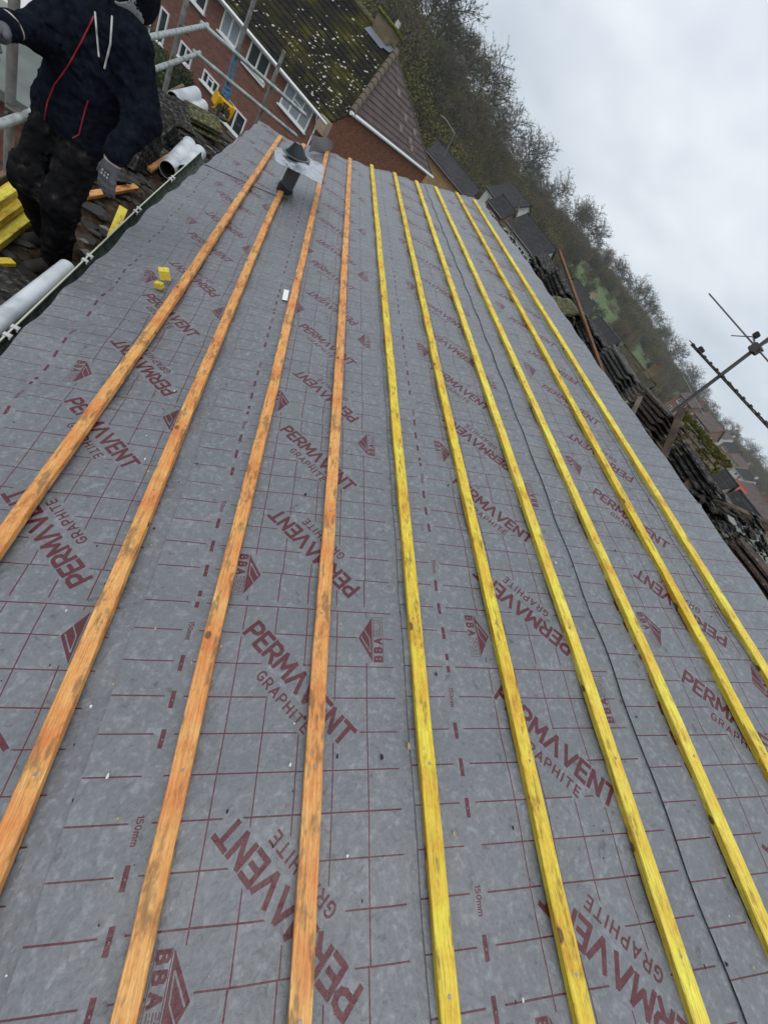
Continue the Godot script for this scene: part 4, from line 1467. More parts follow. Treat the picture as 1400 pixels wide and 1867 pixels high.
func terrace_house() -> void:
	var o := thing("terrace_roof", "roof of the terraced house being recovered, under the grey underlay", "house", rp(3.0, -1.3) + Vector3(0, -6.6, 0))
	var g := Geo.new()
	var rows := 24
	for k in rows:
		var a0 := lerpf(-4.0, 7.0, float(k) / rows)
		var a1 := lerpf(-4.0, 7.0, (k + .97) / rows)
		g.quad(rp(a0, -1.2, -.035), rp(a0, table(RIDGE, a0) - .04, -.035), rp(a1, table(RIDGE, a1) - .04, -.035), rp(a1, -1.2, -.035))
	part("roof_deck", g, M.dark_wood, o)
	# the far slope, with old battens still on it
	g = Geo.new()
	var rx := 2.78
	var slope := func(a: float, d: float, h: float) -> Vector3:
		var p := rp(a, table(RIDGE, a) + .01, -.06)
		return p + Vector3(d * cos(PITCH) + h * sin(PITCH), -d * sin(PITCH) + h * cos(PITCH), 0)
	g.quad(slope.call(-4, 0, 0), slope.call(-4, 3.7, 0), slope.call(7, 3.7, 0), slope.call(7, 0, 0))
	part("rear_slope", g, M.edge_dark, o)
	for k in 10:
		g = Geo.new()
		var p: Vector3 = slope.call(1.5, .25 + k * .34, .012)
		g.box(p, Vector3(11, .022, .04), Basis(Vector3(0, 0, -1), Vector3(sin(PITCH), cos(PITCH), 0), Vector3(cos(PITCH), -sin(PITCH), 0)))
		part("old_batten", g, M.dark_wood, o)
	# walls
	var ex := rp(0, -1.25).x
	var ey := rp(0, -1.25).y - .08
	var bx: float = slope.call(0, 3.6, 0).x
	g = Geo.new()
	g.mquad(Vector3(ex + .16, -8.6, -6.95), Vector3(ex + .16, -8.6, 4.0), Vector3(ex + .16, ey, 4.0), Vector3(ex + .16, ey, -6.95))
	g.mquad(Vector3(bx - .2, -8.6, -6.95), Vector3(ex + .16, -8.6, -6.95), Vector3(ex + .16, ey, -6.95), Vector3(bx - .2, ey, -6.95))
	g.tri(Vector3(bx - .2, ey, -6.95), Vector3(ex + .16, ey, -6.95), Vector3(2.6, -.42, -6.95))
	g.mquad(Vector3(bx - .2, -8.6, 4.0), Vector3(bx - .2, -8.6, -6.95), Vector3(bx - .2, ey, -6.95), Vector3(bx - .2, ey, 4.0))
	part("wall", g, M.brick_front, o)
	g = Geo.new()
	g.box(Vector3(ex + .05, ey - .11, -1.5), Vector3(.03, .2, 11))
	part("fascia", g, M.dark_wood, o)
	# gutter: an open half round, its outer rim pale
	var gp := func(z: float) -> Vector3: return Vector3(-.665 + .035 * smooth(-3.5, -7.0, z), -1.815, z)
	g = Geo.new()
	var rimg := Geo.new()
	var rim_pts := []
	var rim_r := []
	var zs := 40
	for k in zs:
		var za := lerpf(3.0, -5.6, float(k) / zs)
		var zb := lerpf(3.0, -5.6, (k + 1.0) / zs)
		var ca: Vector3 = gp.call(za)
		var cb: Vector3 = gp.call(zb)
		for m in 8:
			var t0 := PI + PI * m / 8.0
			var t1 := PI + PI * (m + 1) / 8.0
			var d0 := Vector3(cos(t0), sin(t0), 0) * .068
			var d1 := Vector3(cos(t1), sin(t1), 0) * .068
			g.quad(ca + d0, ca + d1, cb + d1, cb + d0, Vector2(za, 0), Vector2(za, 1), Vector2(zb, 1), Vector2(zb, 0))
			g.quad(ca + d1 * 1.05, ca + d0 * 1.05, cb + d0 * 1.05, cb + d1 * 1.05)
		for t0 in [PI, TAU]:
			var dl := Vector3(cos(t0), sin(t0), 0) * .068
			g.quad(ca + dl, ca + dl * 1.05, cb + dl * 1.05, cb + dl)
		rim_pts.append(ca + Vector3(-.070, .003, 0))
		rim_r.append(.0045)
	var gut := part("gutter", g, M.gutter, o)
	rimg.tube(rim_pts, rim_r, 6)
	part("rim", rimg, M.rim, gut)
	for z in [-2.72, -3.62, -4.5, -1.2, -1.85]:
		for dz in [0.0, -.07]:
			g = Geo.new()
			var c: Vector3 = gp.call(z + dz)
			g.box(c + Vector3(-.066, .010, 0), Vector3(.026, .006, .022))
			g.box(c + Vector3(-.077, -.004, 0), Vector3(.005, .026, .022))
			g.box(c + Vector3(-.052, .003, 0), Vector3(.008, .016, .026))
			part("clip", g, M.clip, gut)
		g = Geo.new()
		var c2: Vector3 = gp.call(z - .035)
		g.box(c2 + Vector3(-.068, .008, 0), Vector3(.007, .005, .06))
		part("clip", g, M.clip, gut)
	var rr := RandomNumberGenerator.new()
	rr.seed = 8
	var xs := []
	for k in 420:
		var z := rr.randf_range(1.0, -5.5)
		var t := PI * 1.5 + rr.randfn(0, .45)
		var c: Vector3 = gp.call(z)
		xs.append(Transform3D(Basis.from_euler(Vector3(rr.randf() * 6, rr.randf() * 6, rr.randf() * 6)).scaled(Vector3(1, .5, 1) * rr.randf_range(.003, .011)), c + Vector3(cos(t), sin(t), 0) * .062))
	multi("gutter_debris", shard_mesh(3), M.pipe_dark, xs, [], "", "", o)

func underlay() -> void:
	var far := [[-1.3, 7.0], [0.0, 7.06], [0.5, 7.04], [1.2, 7.05], [2.2, 7.1]]
	var near := [[-2.0, -1.6], [3.0, -1.6]]
	sheet("lowest grey underlay sheet, hanging into the gutter, with battens near its edge", EAVE, [[-4, -.30], [8, -.28]], near, [[-1.3, 5.2], [-.3, 5.0]], 0.0, .544, 0.0, -1.325)
	sheet("short far corner piece of underlay lapped beside the vent pipe", [[4.0, -1.26], [5.07, -1.24], [7.5, -1.1]], [[4, -.30], [8, -.28]], [[-1.24, 5.07], [-.66, 4.84], [-.40, 4.80]], [[-1.25, 7.6], [-1.1, 7.52], [-.755, 7.06], [-.3, 7.03]], .005, .30, 0.004, -1.30)
	sheet("second underlay sheet up the slope, its print clear between orange battens", [[-2, -.43], [.7, -.432], [3.3, -.415], [8, -.415]], [[-4, .56], [8, .58]], near, far, .0085, .576, .002, -.432)
	sheet("middle underlay sheet between the orange and the yellow battens", [[-2, .436], [1.5, .436], [7.2, .458]], [[-4, 1.42], [8, 1.40]], near, far, .012, .39, .003, .437)
	sheet("upper underlay sheet whose dark lower edge lifts between yellow battens", [[-2, 1.284], [.0, 1.293], [1.0, 1.302], [2.0, 1.308], [3.0, 1.303], [4.2, 1.288], [5.5, 1.270], [7.1, 1.257]], [[-4, 2.2], [8, 2.1]], near, far, .0155, .46, .005, 1.297)
	sheet("narrow topmost underlay strip folded over the ridge", [[-2, 2.07], [.4, 2.075], [.9, 2.03], [4, 1.99], [7.1, 1.93]], RIDGE, near, [[1.9, 7.02], [2.2, 7.14]], .0175, .0, .0005, 2.04, .3)
	# ridge strip's turn-down and the loose upstand by the vent
	var g := Geo.new()
	var up := Basis()
	for i in 8:
		for j in 6:
			var f := func(u: float, w: float) -> Vector3:
				var a := 6.72 + u * .34
				var b := lerpf(-.36, -.10, u) + .03 * sin(w * 2.2)
				return rp(a, b, .01 + .20 * w * (1.0 - .35 * u) + .012 * sin(u * 7.0 + w * 3.0)) + Vector3(0, 0, .05 * w * w)
			g.quad(f.call(i / 8.0, j / 6.0), f.call((i + 1) / 8.0, j / 6.0), f.call((i + 1) / 8.0, (j + 1) / 6.0), f.call(i / 8.0, (j + 1) / 6.0))
	single("underlay_offcut", g, M.membrane_back, "loose upturned flap of underlay behind the vent pipe", "roofing underlay", rp(6.9, -.2))

func battens() -> void:
	batten("orange batten nearest the gutter, brown with mud along its top", [[-1.4, -.945], [.728, -.889], [2.335, -.83], [7.02, -.741]], M.orange, .049, .026, .1)
	batten("second orange batten from the gutter, stopping at the vent pipe", [[-1.4, -.535], [0, -.529], [1.68, -.519], [4.3, -.502], [4.86, -.49]], M.orange, .049, .026, 1.3)
	batten("short orange batten beyond the vent pipe at the gable", [[6.2, -.45], [7.0, -.438]], M.orange, .05, .026, .7)
	batten("third orange batten from the gutter, with the white paper beside it", [[-1.4, -.2], [.385, -.202], [1.79, -.178], [7.03, -.135]], M.orange, .049, .026, 2.2)
	batten("innermost orange batten, next to the first yellow one", [[-1.4, .142], [.4, .141], [1.9, .160], [7.04, .174]], M.orange, .05, .026, 3.1)
	batten("yellow batten beside the orange ones, dark stained along its edge near the bottom", [[-1.4, .474], [.41, .48], [2.0, .482], [7.07, .476]], M.yellow, .048, .026, 4.4)
	batten("second yellow batten, crossing the big lettering in the lower right", [[-1.4, .812], [.42, .818], [2.1, .805], [7.06, .804]], M.yellow, .048, .026, 5.2)
	batten("third yellow batten, with a dark splintered knot, beside the lifted lap", [[-1.4, 1.135], [.43, 1.148], [2.2, 1.135], [7.0, 1.118]], M.pale, .048, .026, 6.9)
	batten("yellow batten just above the lifted underlay lap", [[-1.4, 1.46], [.44, 1.485], [3.0, 1.462], [7.02, 1.411]], M.pale, .048, .026, 7.3)
	batten("second yellow batten below the ridge", [[-1.4, 1.80], [.45, 1.822], [3.0, 1.80], [7.1, 1.747]], M.yellow, .048, .026, 8.8)
	batten("topmost yellow batten along the ridge strip", [[-1.4, 2.09], [.46, 2.098], [3.0, 2.065], [7.0, 2.006]], M.pale, .048, .026, 9.4)

func on_roof() -> void:
	var B := rbasis()
	# vent pipe
	var p := rp(4.96, -.47, 0)
	var o := thing("vent_pipe", "dark grey vent pipe with silver flashing plate and rubber cone", "vent pipe", p)
	var g := Geo.new()
	g.tube([p - Vector3(0, .05, 0), p + Vector3(0, .30, 0)], [.062, .062], 24)
	part("pipe", g, M.plastic_grey, o)
	g = Geo.new()
	g.tube([p + Vector3(0, -.02, 0), p + Vector3(0, .055, 0)], [.075, .073], 24)
	part("pipe_collar", g, M.pipe_dark, o)
	# plate: a bent sheet with a raised disc, skewed on the pipe
	g = Geo.new()
	var cs := [rp(5.12, -.60, .30), rp(4.66, -.53, .30), rp(4.36, -.10, .30), rp(5.10, -.12, .30)]
	var mid := p + Vector3(.03, .315, 0)
	var N := 18
	var f := func(u: float, w: float) -> Vector3:
		var q: Vector3 = cs[0].lerp(cs[3], u).lerp(cs[1].lerp(cs[2], u), w)
		var c := Vector2(u - .45, w - .42).length()
		return q + B.y * (.022 * exp(-c * c * 14.0) + .012 * sin(u * 5.0 + w * 3.0) * c - .03 * c * c + .012 * noise_a.get_noise_2d(u * 3.0 + 5.0, w * 3.0) * minf(1.0, c * 4.0))
	for i in N:
		for j in N:
			g.quad(f.call(float(i) / N, float(j) / N), f.call(float(i) / N, (j + 1.0) / N), f.call((i + 1.0) / N, (j + 1.0) / N), f.call((i + 1.0) / N, float(j) / N))
			var d := B.y * -.002
			g.quad(f.call(float(i) / N, float(j) / N) + d, f.call((i + 1.0) / N, float(j) / N) + d, f.call((i + 1.0) / N, (j + 1.0) / N) + d, f.call(float(i) / N, (j + 1.0) / N) + d)
	part("flashing_plate", g, M.alu, o)
	var c: Vector3 = f.call(.45, .42)
	g = Geo.new()
	var axis := (B.y + Vector3(.05, .25, .05)).normalized()
	g.tube([c - axis * .005, c + axis * .010, c + axis * .022, c + axis * .045, c + axis * .078, c + axis * .095], [.105, .103, .088, .070, .046, .026], 28)
	part("rubber_cone", g, M.rubber, o)
	g = Geo.new()
	g.tube([c + axis * .003, c + axis * .009], [.128, .126], 28)
	part("clamp_ring", g, M.plastic_grey, o)
	# offcuts and scraps
	var q := rp(2.63, -.925, .028)
	g = Geo.new()
	g.bevel_box(q + B.y * .022, Vector3(.055, .05, .06), B * Basis(Vector3.UP, .35), .003)
	single("batten_offcut", g, M.pale, "yellow wooden block lying on the underlay above the gutter", "offcut", q - B.y * .028)
	g = Geo.new()
	q = rp(2.54, -.935, .012)
	g.bevel_box(q + B.y * .008, Vector3(.035, .03, .045), B * Basis(Vector3.UP, -.2), .003)
	single("batten_offcut", g, M.yellow, "smaller yellow chip touching the block on the underlay", "offcut", q)
	g = Geo.new()
	q = rp(2.81, -.225, .012)
	g.box(q, Vector3(.15, .0015, .034), B * Basis(Vector3.UP, .02))
	single("paper_label", g, M.paper, "white paper strip against the third orange batten", "label", q)
	# grit and splinters
	var rr := RandomNumberGenerator.new()
	rr.seed = 17
	var xs := []
	var cl := []
	for k in 330:
		var a := absf(rr.randfn(0, 2.6)) - .7
		var b := rr.randf_range(-1.28, 2.3)
		if rr.randf() < .4: b = [-.95, -.60, -.45, .1, .2][rr.randi() % 5] + rr.randfn(0, .05)
		var s := rr.randf_range(.0015, .005)
		if rr.randf() < .09: s *= 1.5
		xs.append(Transform3D(B * Basis(Vector3.UP, rr.randf() * TAU).scaled(Vector3(s * rr.randf_range(.8, 2.4), s * .6, s)), rp(a, b, sag(a, b) + .022)))
		var w := rr.randf()
		cl.append(Color(.6, .6, .57) if w < .1 else Color(.45, .28, .12) if w < .32 else Color(.015, .015, .016))
	var gm := mat(Color(1, 1, 1), .9, 0, true)
	multi("grit", shard_mesh(2), gm, xs, cl, "crumbs of grit and wood splinters scattered over the underlay", "grit")

# ------------------------------------------------------------------ scaffold side
func tube_part(called: String, a: Vector3, b: Vector3, r: float, m: Material, o: Node) -> Node:
	var g := Geo.new()
	g.tube([a, a.lerp(b, .33), a.lerp(b, .66), b], [r, r, r, r], 14)
	return part(called, g, m, o)

func coupler(at: Vector3, o: Node, turn := 0.0) -> void:
	var g := Geo.new()
	var b := Basis(Vector3.UP, turn)
	g.bevel_box(at, Vector3(.07, .055, .07), b, .012)
	g.tube([at + b * Vector3(-.02, 0, .045), at + b * Vector3(-.02, 0, .11)], [.007, .007], 6)
	g.tube([at + b * Vector3(.03, -.02, .0), at + b * Vector3(.085, -.02, .0)], [.007, .007], 6)
	g.tube([at + b * Vector3(-.02, 0, .09), at + b * Vector3(-.02, 0, .10)], [.012, .012], 6)
	part("coupler", g, M.coupler, o)

func scaffold() -> void:
	var o := thing("scaffold", "galvanised tube scaffold with plank platform along the eave", "scaffold", Vector3(-1.2, -8.6, -5))
	var ups := [[Vector3(-1.47, 0, -3.63), 1.2], [Vector3(-1.47, 0, -7.25), 1.2], [Vector3(-1.03, 0, -8.40), 1.2], [Vector3(-.54, 0, -8.62), -1.0], [Vector3(-1.47, 0, -.2), -1.9]]
	for u in ups:
		var p: Vector3 = u[0]
		tube_part("upright", Vector3(p.x, -8.6, p.z), Vector3(p.x, u[1], p.z), .026, M.galv_dull, o)
	var x := -1.40
	for y in [-1.40, -1.70]:
		tube_part("guard_rail", Vector3(x, y, -2.4 if y < -1.5 else -5.2), Vector3(x, y + .02, -8.25), .024, M.galv, o)
		tube_part("guard_rail", Vector3(-1.45, y + .02, -8.06), Vector3(.02, y - .0, -8.72), .025, M.galv, o)
		for u in ups:
			var p: Vector3 = u[0]
			if p.z > -3.0 or (y > -1.5 and p.z > -5.0): continue
			coupler(Vector3(p.x + .03, y, p.z + .03), o, .2)
	tube_part("ledger", Vector3(-1.40, -2.36, 1.0), Vector3(-1.40, -2.36, -8.4), .026, M.galv_dull, o)
	tube_part("ledger", Vector3(-.72, -2.36, 1.0), Vector3(-.72, -2.36, -8.4), .026, M.galv_dull, o)
	for z in [-.2, -2.0, -3.7, -5.5, -7.3]:
		tube_part("transom", Vector3(-1.6, -2.32, z), Vector3(-.6, -2.32, z), .024, M.galv_dull, o)
	for k in 3:
		for s in 2:
			var g := Geo.new()
			g.bevel_box(Vector3(-1.30 + k * .235, -2.28, -1.15 - s * 3.95 + 1.0), Vector3(3.9, .038, .225), Basis(Vector3(0, 0, -1), Vector3.UP, Vector3(1, 0, 0)), .004)
			part("scaffold_board", g, M.board, o)
	var tg := Geo.new()
	tg.bevel_box(Vector3(-1.44, -2.15, -3.9), Vector3(8.2, .2, .035), Basis(Vector3(0, 0, -1), Vector3.UP, Vector3(1, 0, 0)), .004)
	part("toe_board", tg, M.board, o)

func debris() -> void:
	# heaped dirt and broken tile over the boards
	var rr := RandomNumberGenerator.new()
	rr.seed = 61
	var g := Geo.new()
	var nx := 22
	var nz := 120
	var rows := []
	var heap := func(x: float, z: float) -> float:
		var n := noise_a.get_noise_2d(x * 2.2, z * 2.2) * .5 + noise_b.get_noise_2d(x * 8.0, z * 8.0) * .35
		var h := -2.225 + .05 * n
		h += .09 * exp(-pow((z + 6.9) / 1.0, 2.0)) * (0.8 + n) * smooth(-.75, -1.1, x)
		h += .10 * exp(-pow((z + 5.0) / .7, 2.0)) * (0.7 + n) * smooth(-.85, -1.25, x)
		h += .08 * exp(-pow((z + 2.2) / .6, 2.0)) * (0.8 + n)
		return h
	for i in nx + 1:
		var row := []
		for j in nz + 1:
			var x := lerpf(-1.42, -.70, float(i) / nx)
			var z := lerpf(0.4, -8.1, float(j) / nz)
			var e := .02
			var nn := Vector3(heap.call(x - e, z) - heap.call(x + e, z), 2 * e, heap.call(x, z - e) - heap.call(x, z + e)).normalized()
			row.append(g.vert(Vector3(x, heap.call(x, z), z), nn, Vector2(x, z)))
		rows.append(row)
	for i in nx:
		for j in nz:
			g.idx.append_array(PackedInt32Array([rows[i][j], rows[i + 1][j + 1], rows[i + 1][j], rows[i][j], rows[i][j + 1], rows[i + 1][j + 1]]))
	var o := single("dirt", g, M.dirt, "dark wet dirt and grit heaped over the scaffold boards", "dirt", Vector3(-1.05, -2.26, -4))
	o.set_meta("kind", "stuff")
	var xs := []
	var cs := []
	for k in 1500:
		var z := rr.randf_range(0.2, -8.0)
		if rr.randf() < .45: z = -6.6 + rr.randfn(0, .9)
		var x := rr.randf_range(-1.40, -.72)
		var s := absf(rr.randfn(.02, .028)) + .008
		xs.append(Transform3D(Basis.from_euler(Vector3(rr.randfn(0, .4), rr.randf() * TAU, rr.randfn(0, .4))).scaled(Vector3(s * 1.4, s * .45, s)), Vector3(x, heap.call(x, z) + s * .2, z)))
		var v := rr.randf_range(.01, .06)
		if rr.randf() < .08: v = .2
		cs.append(Color(v, v * .93, v * .85))
	multi("tile_rubble", shard_mesh(7), mat(Color(1, 1, 1), .9, 0, true), xs, cs, "broken dark tile pieces strewn over the scaffold platform", "rubble")
	# stacked and dumped tiles
	tile_stack("stack of black tiles standing on edge behind the roofer's glove", Vector3(-1.2, -2.14, -5.5), 14, 1.45, Vector3(0, 0, 1.15), M.tile_dark, .034, .012)
	tile_stack("leaning black tiles nearer the white pipes on the platform", Vector3(-1.22, -2.16, -6.1), 8, 1.2, Vector3(.2, 0, .9), M.tile_dark, .036, .03)
	tile_stack("mossy heap of old tiles at the far end of the platform", Vector3(-1.02, -2.17, -7.35), 6, .4, Vector3(.12, 0, .15), M.tile_moss, .03, .06)
	tile_stack("grey heap of tiles below the pair of small white rolls", Vector3(-1.25, -2.19, -6.8), 6, 2.0, Vector3(-.2, 0, .3), M.tile_dark, .034, .06)
	tile_stack("low pile of tiles beside the yellow batten pack", Vector3(-1.28, -2.22, -4.6), 5, .9, Vector3(.05, 0, .1), M.tile_dark, .03, .05)
	tile_stack("dark tiles lying at the roofer's feet near the gutter", Vector3(-.95, -2.22, -2.55), 4, 2.4, Vector3(.1, 0, -.12), M.tile_dark, .03, .08)
	tile_stack("dark tiles at the lower left edge of the platform", Vector3(-1.18, -2.22, -2.2), 4, 1.1, Vector3(-.06, 0, .1), M.tile_dark, .03, .08)
	# white pipes: hollow, dark inside
	var pipe := func(label: String, a: Vector3, b: Vector3, r: float, grp: String) -> void:
		var pg := Geo.new()
		pg.tube([a, a.lerp(b, .5), b], [r, r, r], 26, false)
		var po := single("plastic_pipe", pg, M.pipe_white, label, "pipe", a.lerp(b, .5), grp)
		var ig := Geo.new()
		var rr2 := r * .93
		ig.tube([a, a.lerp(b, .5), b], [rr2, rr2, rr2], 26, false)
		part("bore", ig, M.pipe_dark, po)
		for e in [0, 1]:
			var eg := Geo.new()
			eg.annulus(a if e == 0 else b, (b - a).normalized(), r, rr2)
			part("cut_end", eg, M.pipe_white, po)
	pipe.call("white pipe with a dark open end, left of the pair by the gutter", Vector3(-.905, -2.09, -5.35), Vector3(-.93, -2.07, -6.3), .078, "white pipes on the platform")
	pipe.call("white pipe lying right against the gutter, right of the pair", Vector3(-.775, -2.05, -5.45), Vector3(-.81, -2.05, -6.25), .075, "white pipes on the platform")
	pipe.call("small white roll on the left at the far end of the platform", Vector3(-1.36, -2.06, -7.2), Vector3(-1.27, -2.02, -7.95), .075, "white pipes on the platform")
	pipe.call("small white roll on the right at the far end of the platform", Vector3(-1.25, -2.12, -7.3), Vector3(-1.16, -2.09, -8.0), .07, "white pipes on the platform")
	pipe.call("long pale grey pipe lying along the outside of the gutter", Vector3(-.805, -1.915, -2.72), Vector3(-.885, -1.915, -.3), .045, "white pipes on the platform")
	# timber lying about
	var plank := func(called: String, label: String, a: Vector3, b: Vector3, w: float, h: float, m: Material, cat: String, grp := "") -> void:
		var bg := Geo.new()
		var d := (b - a).normalized()
		var s := d.cross(Vector3.UP).normalized()
		bg.bevel_box(a.lerp(b, .5), Vector3(a.distance_to(b), h, w), Basis(d, s.cross(d), s), .003)
		single(called, bg, m, label, cat, a.lerp(b, .5), grp)
	plank.call("spare_batten", "uppermost yellow batten of the pack at the left edge", Vector3(-1.31, -2.03, -2.9), Vector3(-1.37, -2.03, -4.3), .06, .05, M.pale, "batten", "yellow battens in the pack on the left")
	plank.call("spare_batten", "middle yellow batten of the pack at the left edge", Vector3(-1.27, -2.085, -2.9), Vector3(-1.32, -2.085, -4.2), .06, .05, M.yellow, "batten", "yellow battens in the pack on the left")
	plank.call("spare_batten", "lowest yellow batten of the pack at the left edge", Vector3(-1.22, -2.15, -2.85), Vector3(-1.26, -2.15, -4.1), .06, .05, M.pale, "batten", "yellow battens in the pack on the left")
	plank.call("spare_batten", "yellow batten end lying low at the left frame edge", Vector3(-1.11, -2.17, -2.84), Vector3(-1.25, -2.17, -2.6), .05, .03, M.yellow, "batten")
	plank.call("spare_batten", "short yellow batten piece sticking up beside the gutter", Vector3(-.86, -2.18, -3.72), Vector3(-.915, -2.1, -4.12), .06, .03, M.pale, "batten")
	plank.call("spare_batten", "yellow batten partly under the long grey pipe", Vector3(-.845, -2.02, -2.2), Vector3(-.90, -2.02, -.2), .05, .03, M.pale, "batten")
	plank.call("spare_batten", "orange batten piece lying below the roofer's gloved hand", Vector3(-1.16, -2.16, -4.05), Vector3(-.99, -2.14, -4.7), .055, .03, M.orange, "batten")
	plank.call("spare_batten", "small orange and yellow chips behind the white pipes", Vector3(-1.02, -2.14, -5.2), Vector3(-.99, -2.12, -5.75), .05, .03, M.orange, "batten")

func radio() -> void:
	var c := Vector3(-.985, -1.98, -8.3)
	var B := Basis(Vector3.UP, .5) * Basis(Vector3(0, 0, 1), -.12)
	var o := thing("site_radio", "yellow and black site radio hung by blue rope from the scaffold", "radio", c)
	var g := Geo.new()
	g.bevel_box(c, Vector3(.24, .17, .15), B, .03)
	part("body", g, M.radio_b, o)
	g = Geo.new()
	g.bevel_box(c + B * Vector3(0, .03, .055), Vector3(.225, .105, .06), B, .02)
	part("front_panel", g, M.radio_y, o)
	g = Geo.new()
	g.box(c + B * Vector3(0, .045, .09), Vector3(.08, .028, .01), B)
	part("display", g, M.plastic_grey, o)
	for k in 4:
		g = Geo.new()
		g.box(c + B * Vector3(-.06 + k * .04, .012, .09), Vector3(.024, .014, .01), B)
		part("button", g, M.radio_b, o)
	for s in [-1.0, 1.0]:
		g = Geo.new()
		g.bevel_box(c + B * Vector3(s * .122, .01, .01), Vector3(.018, .15, .16), B, .02)
		part("side_guard", g, M.radio_y, o)
		g = Geo.new()
		g.tube([c + B * Vector3(s * .10, .08, .08), c + B * Vector3(s * .115, -.09, .085), c + B * Vector3(s * .10, -.125, .0)], [.014, .014, .014], 8)
		part("roll_bar", g, M.radio_y, o)
		g = Geo.new()
		g.tube([c + B * Vector3(s * .06, -.035, .07), c + B * Vector3(s * .06, -.035, .08)], [.05, .048], 18)
		part("speaker_grille", g, M.plastic_grey, o)
	var rope := thing("rope", "blue rope wound round the upright and holding the radio", "rope", c + Vector3(0, .1, 0))
	for k in 4:
		g = Geo.new()
		var pts := []
		var rs := []
		for i in 16:
			var f := i / 15.0
			pts.append(c.lerp(Vector3(-1.03, -1.36, -8.36), f) + Vector3(.035 * cos(k * 1.7 + f * 2.0), .09 * (1 - f), .035 * sin(k * 1.7 + f * 2.0)))
			rs.append(.006)
		g.tube(pts, rs, 5)
		part("strand", g, M.rope, rope)
	g = Geo.new()
	var kp := []
	var kr := []
	for i in 40:
		var t := i * .75
		kp.append(c + Vector3(.055 * cos(t), .12 + .05 * sin(t * .37) + i * .002, .055 * sin(t)))
		kr.append(.006)
	g.tube(kp, kr, 5)
	part("knot", g, M.rope, rope)

func yard() -> void:
	# flat roofed garage, orange shed and growth beyond the scaffold on the left
	var pol := func(az: float, el: float, r: float) -> Vector3: return Vector3(r * sin(deg_to_rad(az)), r * tan(deg_to_rad(el)), -r * cos(deg_to_rad(az)))
	var g := Geo.new()
	var c: Vector3 = pol.call(-22.0, -20.0, 9.5)
	c.y = -3.45
	var o := thing("garage", "grey green flat roofed garage with pale far edge behind the scaffold rail", "garage", Vector3(c.x, -8.6, c.z))
	g.box(Vector3(c.x - .6, -3.55, c.z - .1), Vector3(4.6, .12, 2.6), Basis(Vector3.UP, .12))
	part("flat_roof", g, M.flat_roof, o)
	g = Geo.new()
	g.box(Vector3(c.x - .6, -6.1, c.z - .1), Vector3(4.3, 4.95, 2.3), Basis(Vector3.UP, .12))
	part("wall", g, M.brick_front, o)
	g = Geo.new()
	g.box(Vector3(c.x - .6 - .15, -3.47, c.z - .1 - 1.27), Vector3(4.6, .16, .1), Basis(Vector3.UP, .12))
	part("edge_trim", g, M.render, o)
	var s: Vector3 = pol.call(-25.0, -18.0, 13.5)
	o = thing("garden_shed", "orange brown boarded shed with pale roof edge at the upper left corner", "shed", Vector3(s.x, -8.6, s.z))
	var B := Basis(Vector3.UP, .35)
	for k in 12:
		g = Geo.new()
		g.box(Vector3(s.x, 0, s.z) + B * Vector3(-1.4 + k * .255, -6.4, 1.2), Vector3(.245, 4.6, .04), B)
		part("board", g, M.shed, o)
	for k in 10:
		g = Geo.new()
		g.box(Vector3(s.x, 0, s.z) + B * Vector3(1.53, -6.4, 1.1 - k * .255), Vector3(.04, 4.6, .245), B)
		part("board", g, M.shed, o)
	g = Geo.new()
	g.box(Vector3(s.x, -4.02, s.z) + B * Vector3(.05, 0, 0), Vector3(3.5, .1, 2.9), B)
	part("roof", g, M.render, o)
	var r := RandomNumberGenerator.new()
	r.seed = 12
	var xs := []
	var cs := []
	for k in 220:
		var p: Vector3 = pol.call(r.randf_range(-24, -13), 0, r.randf_range(14, 24))
		p.y = -8.6 + r.randf_range(0.0, 4.2) * (0.4 + .6 * r.randf())
		xs.append(Transform3D(Basis(Vector3.UP, r.randf() * TAU).scaled(Vector3.ONE * r.randf_range(.8, 1.7)), p))
		var cc := Vector3(.02, .035, .01).lerp(Vector3(.05, .07, .018), r.randf())
		cs.append(Color(cc.x, cc.y, cc.z))
	multi("garden_bushes", clump(21, 40, 420, .055), M.hedge, xs, cs, "dense dark green bushes behind the garage and scaffold", "bushes")

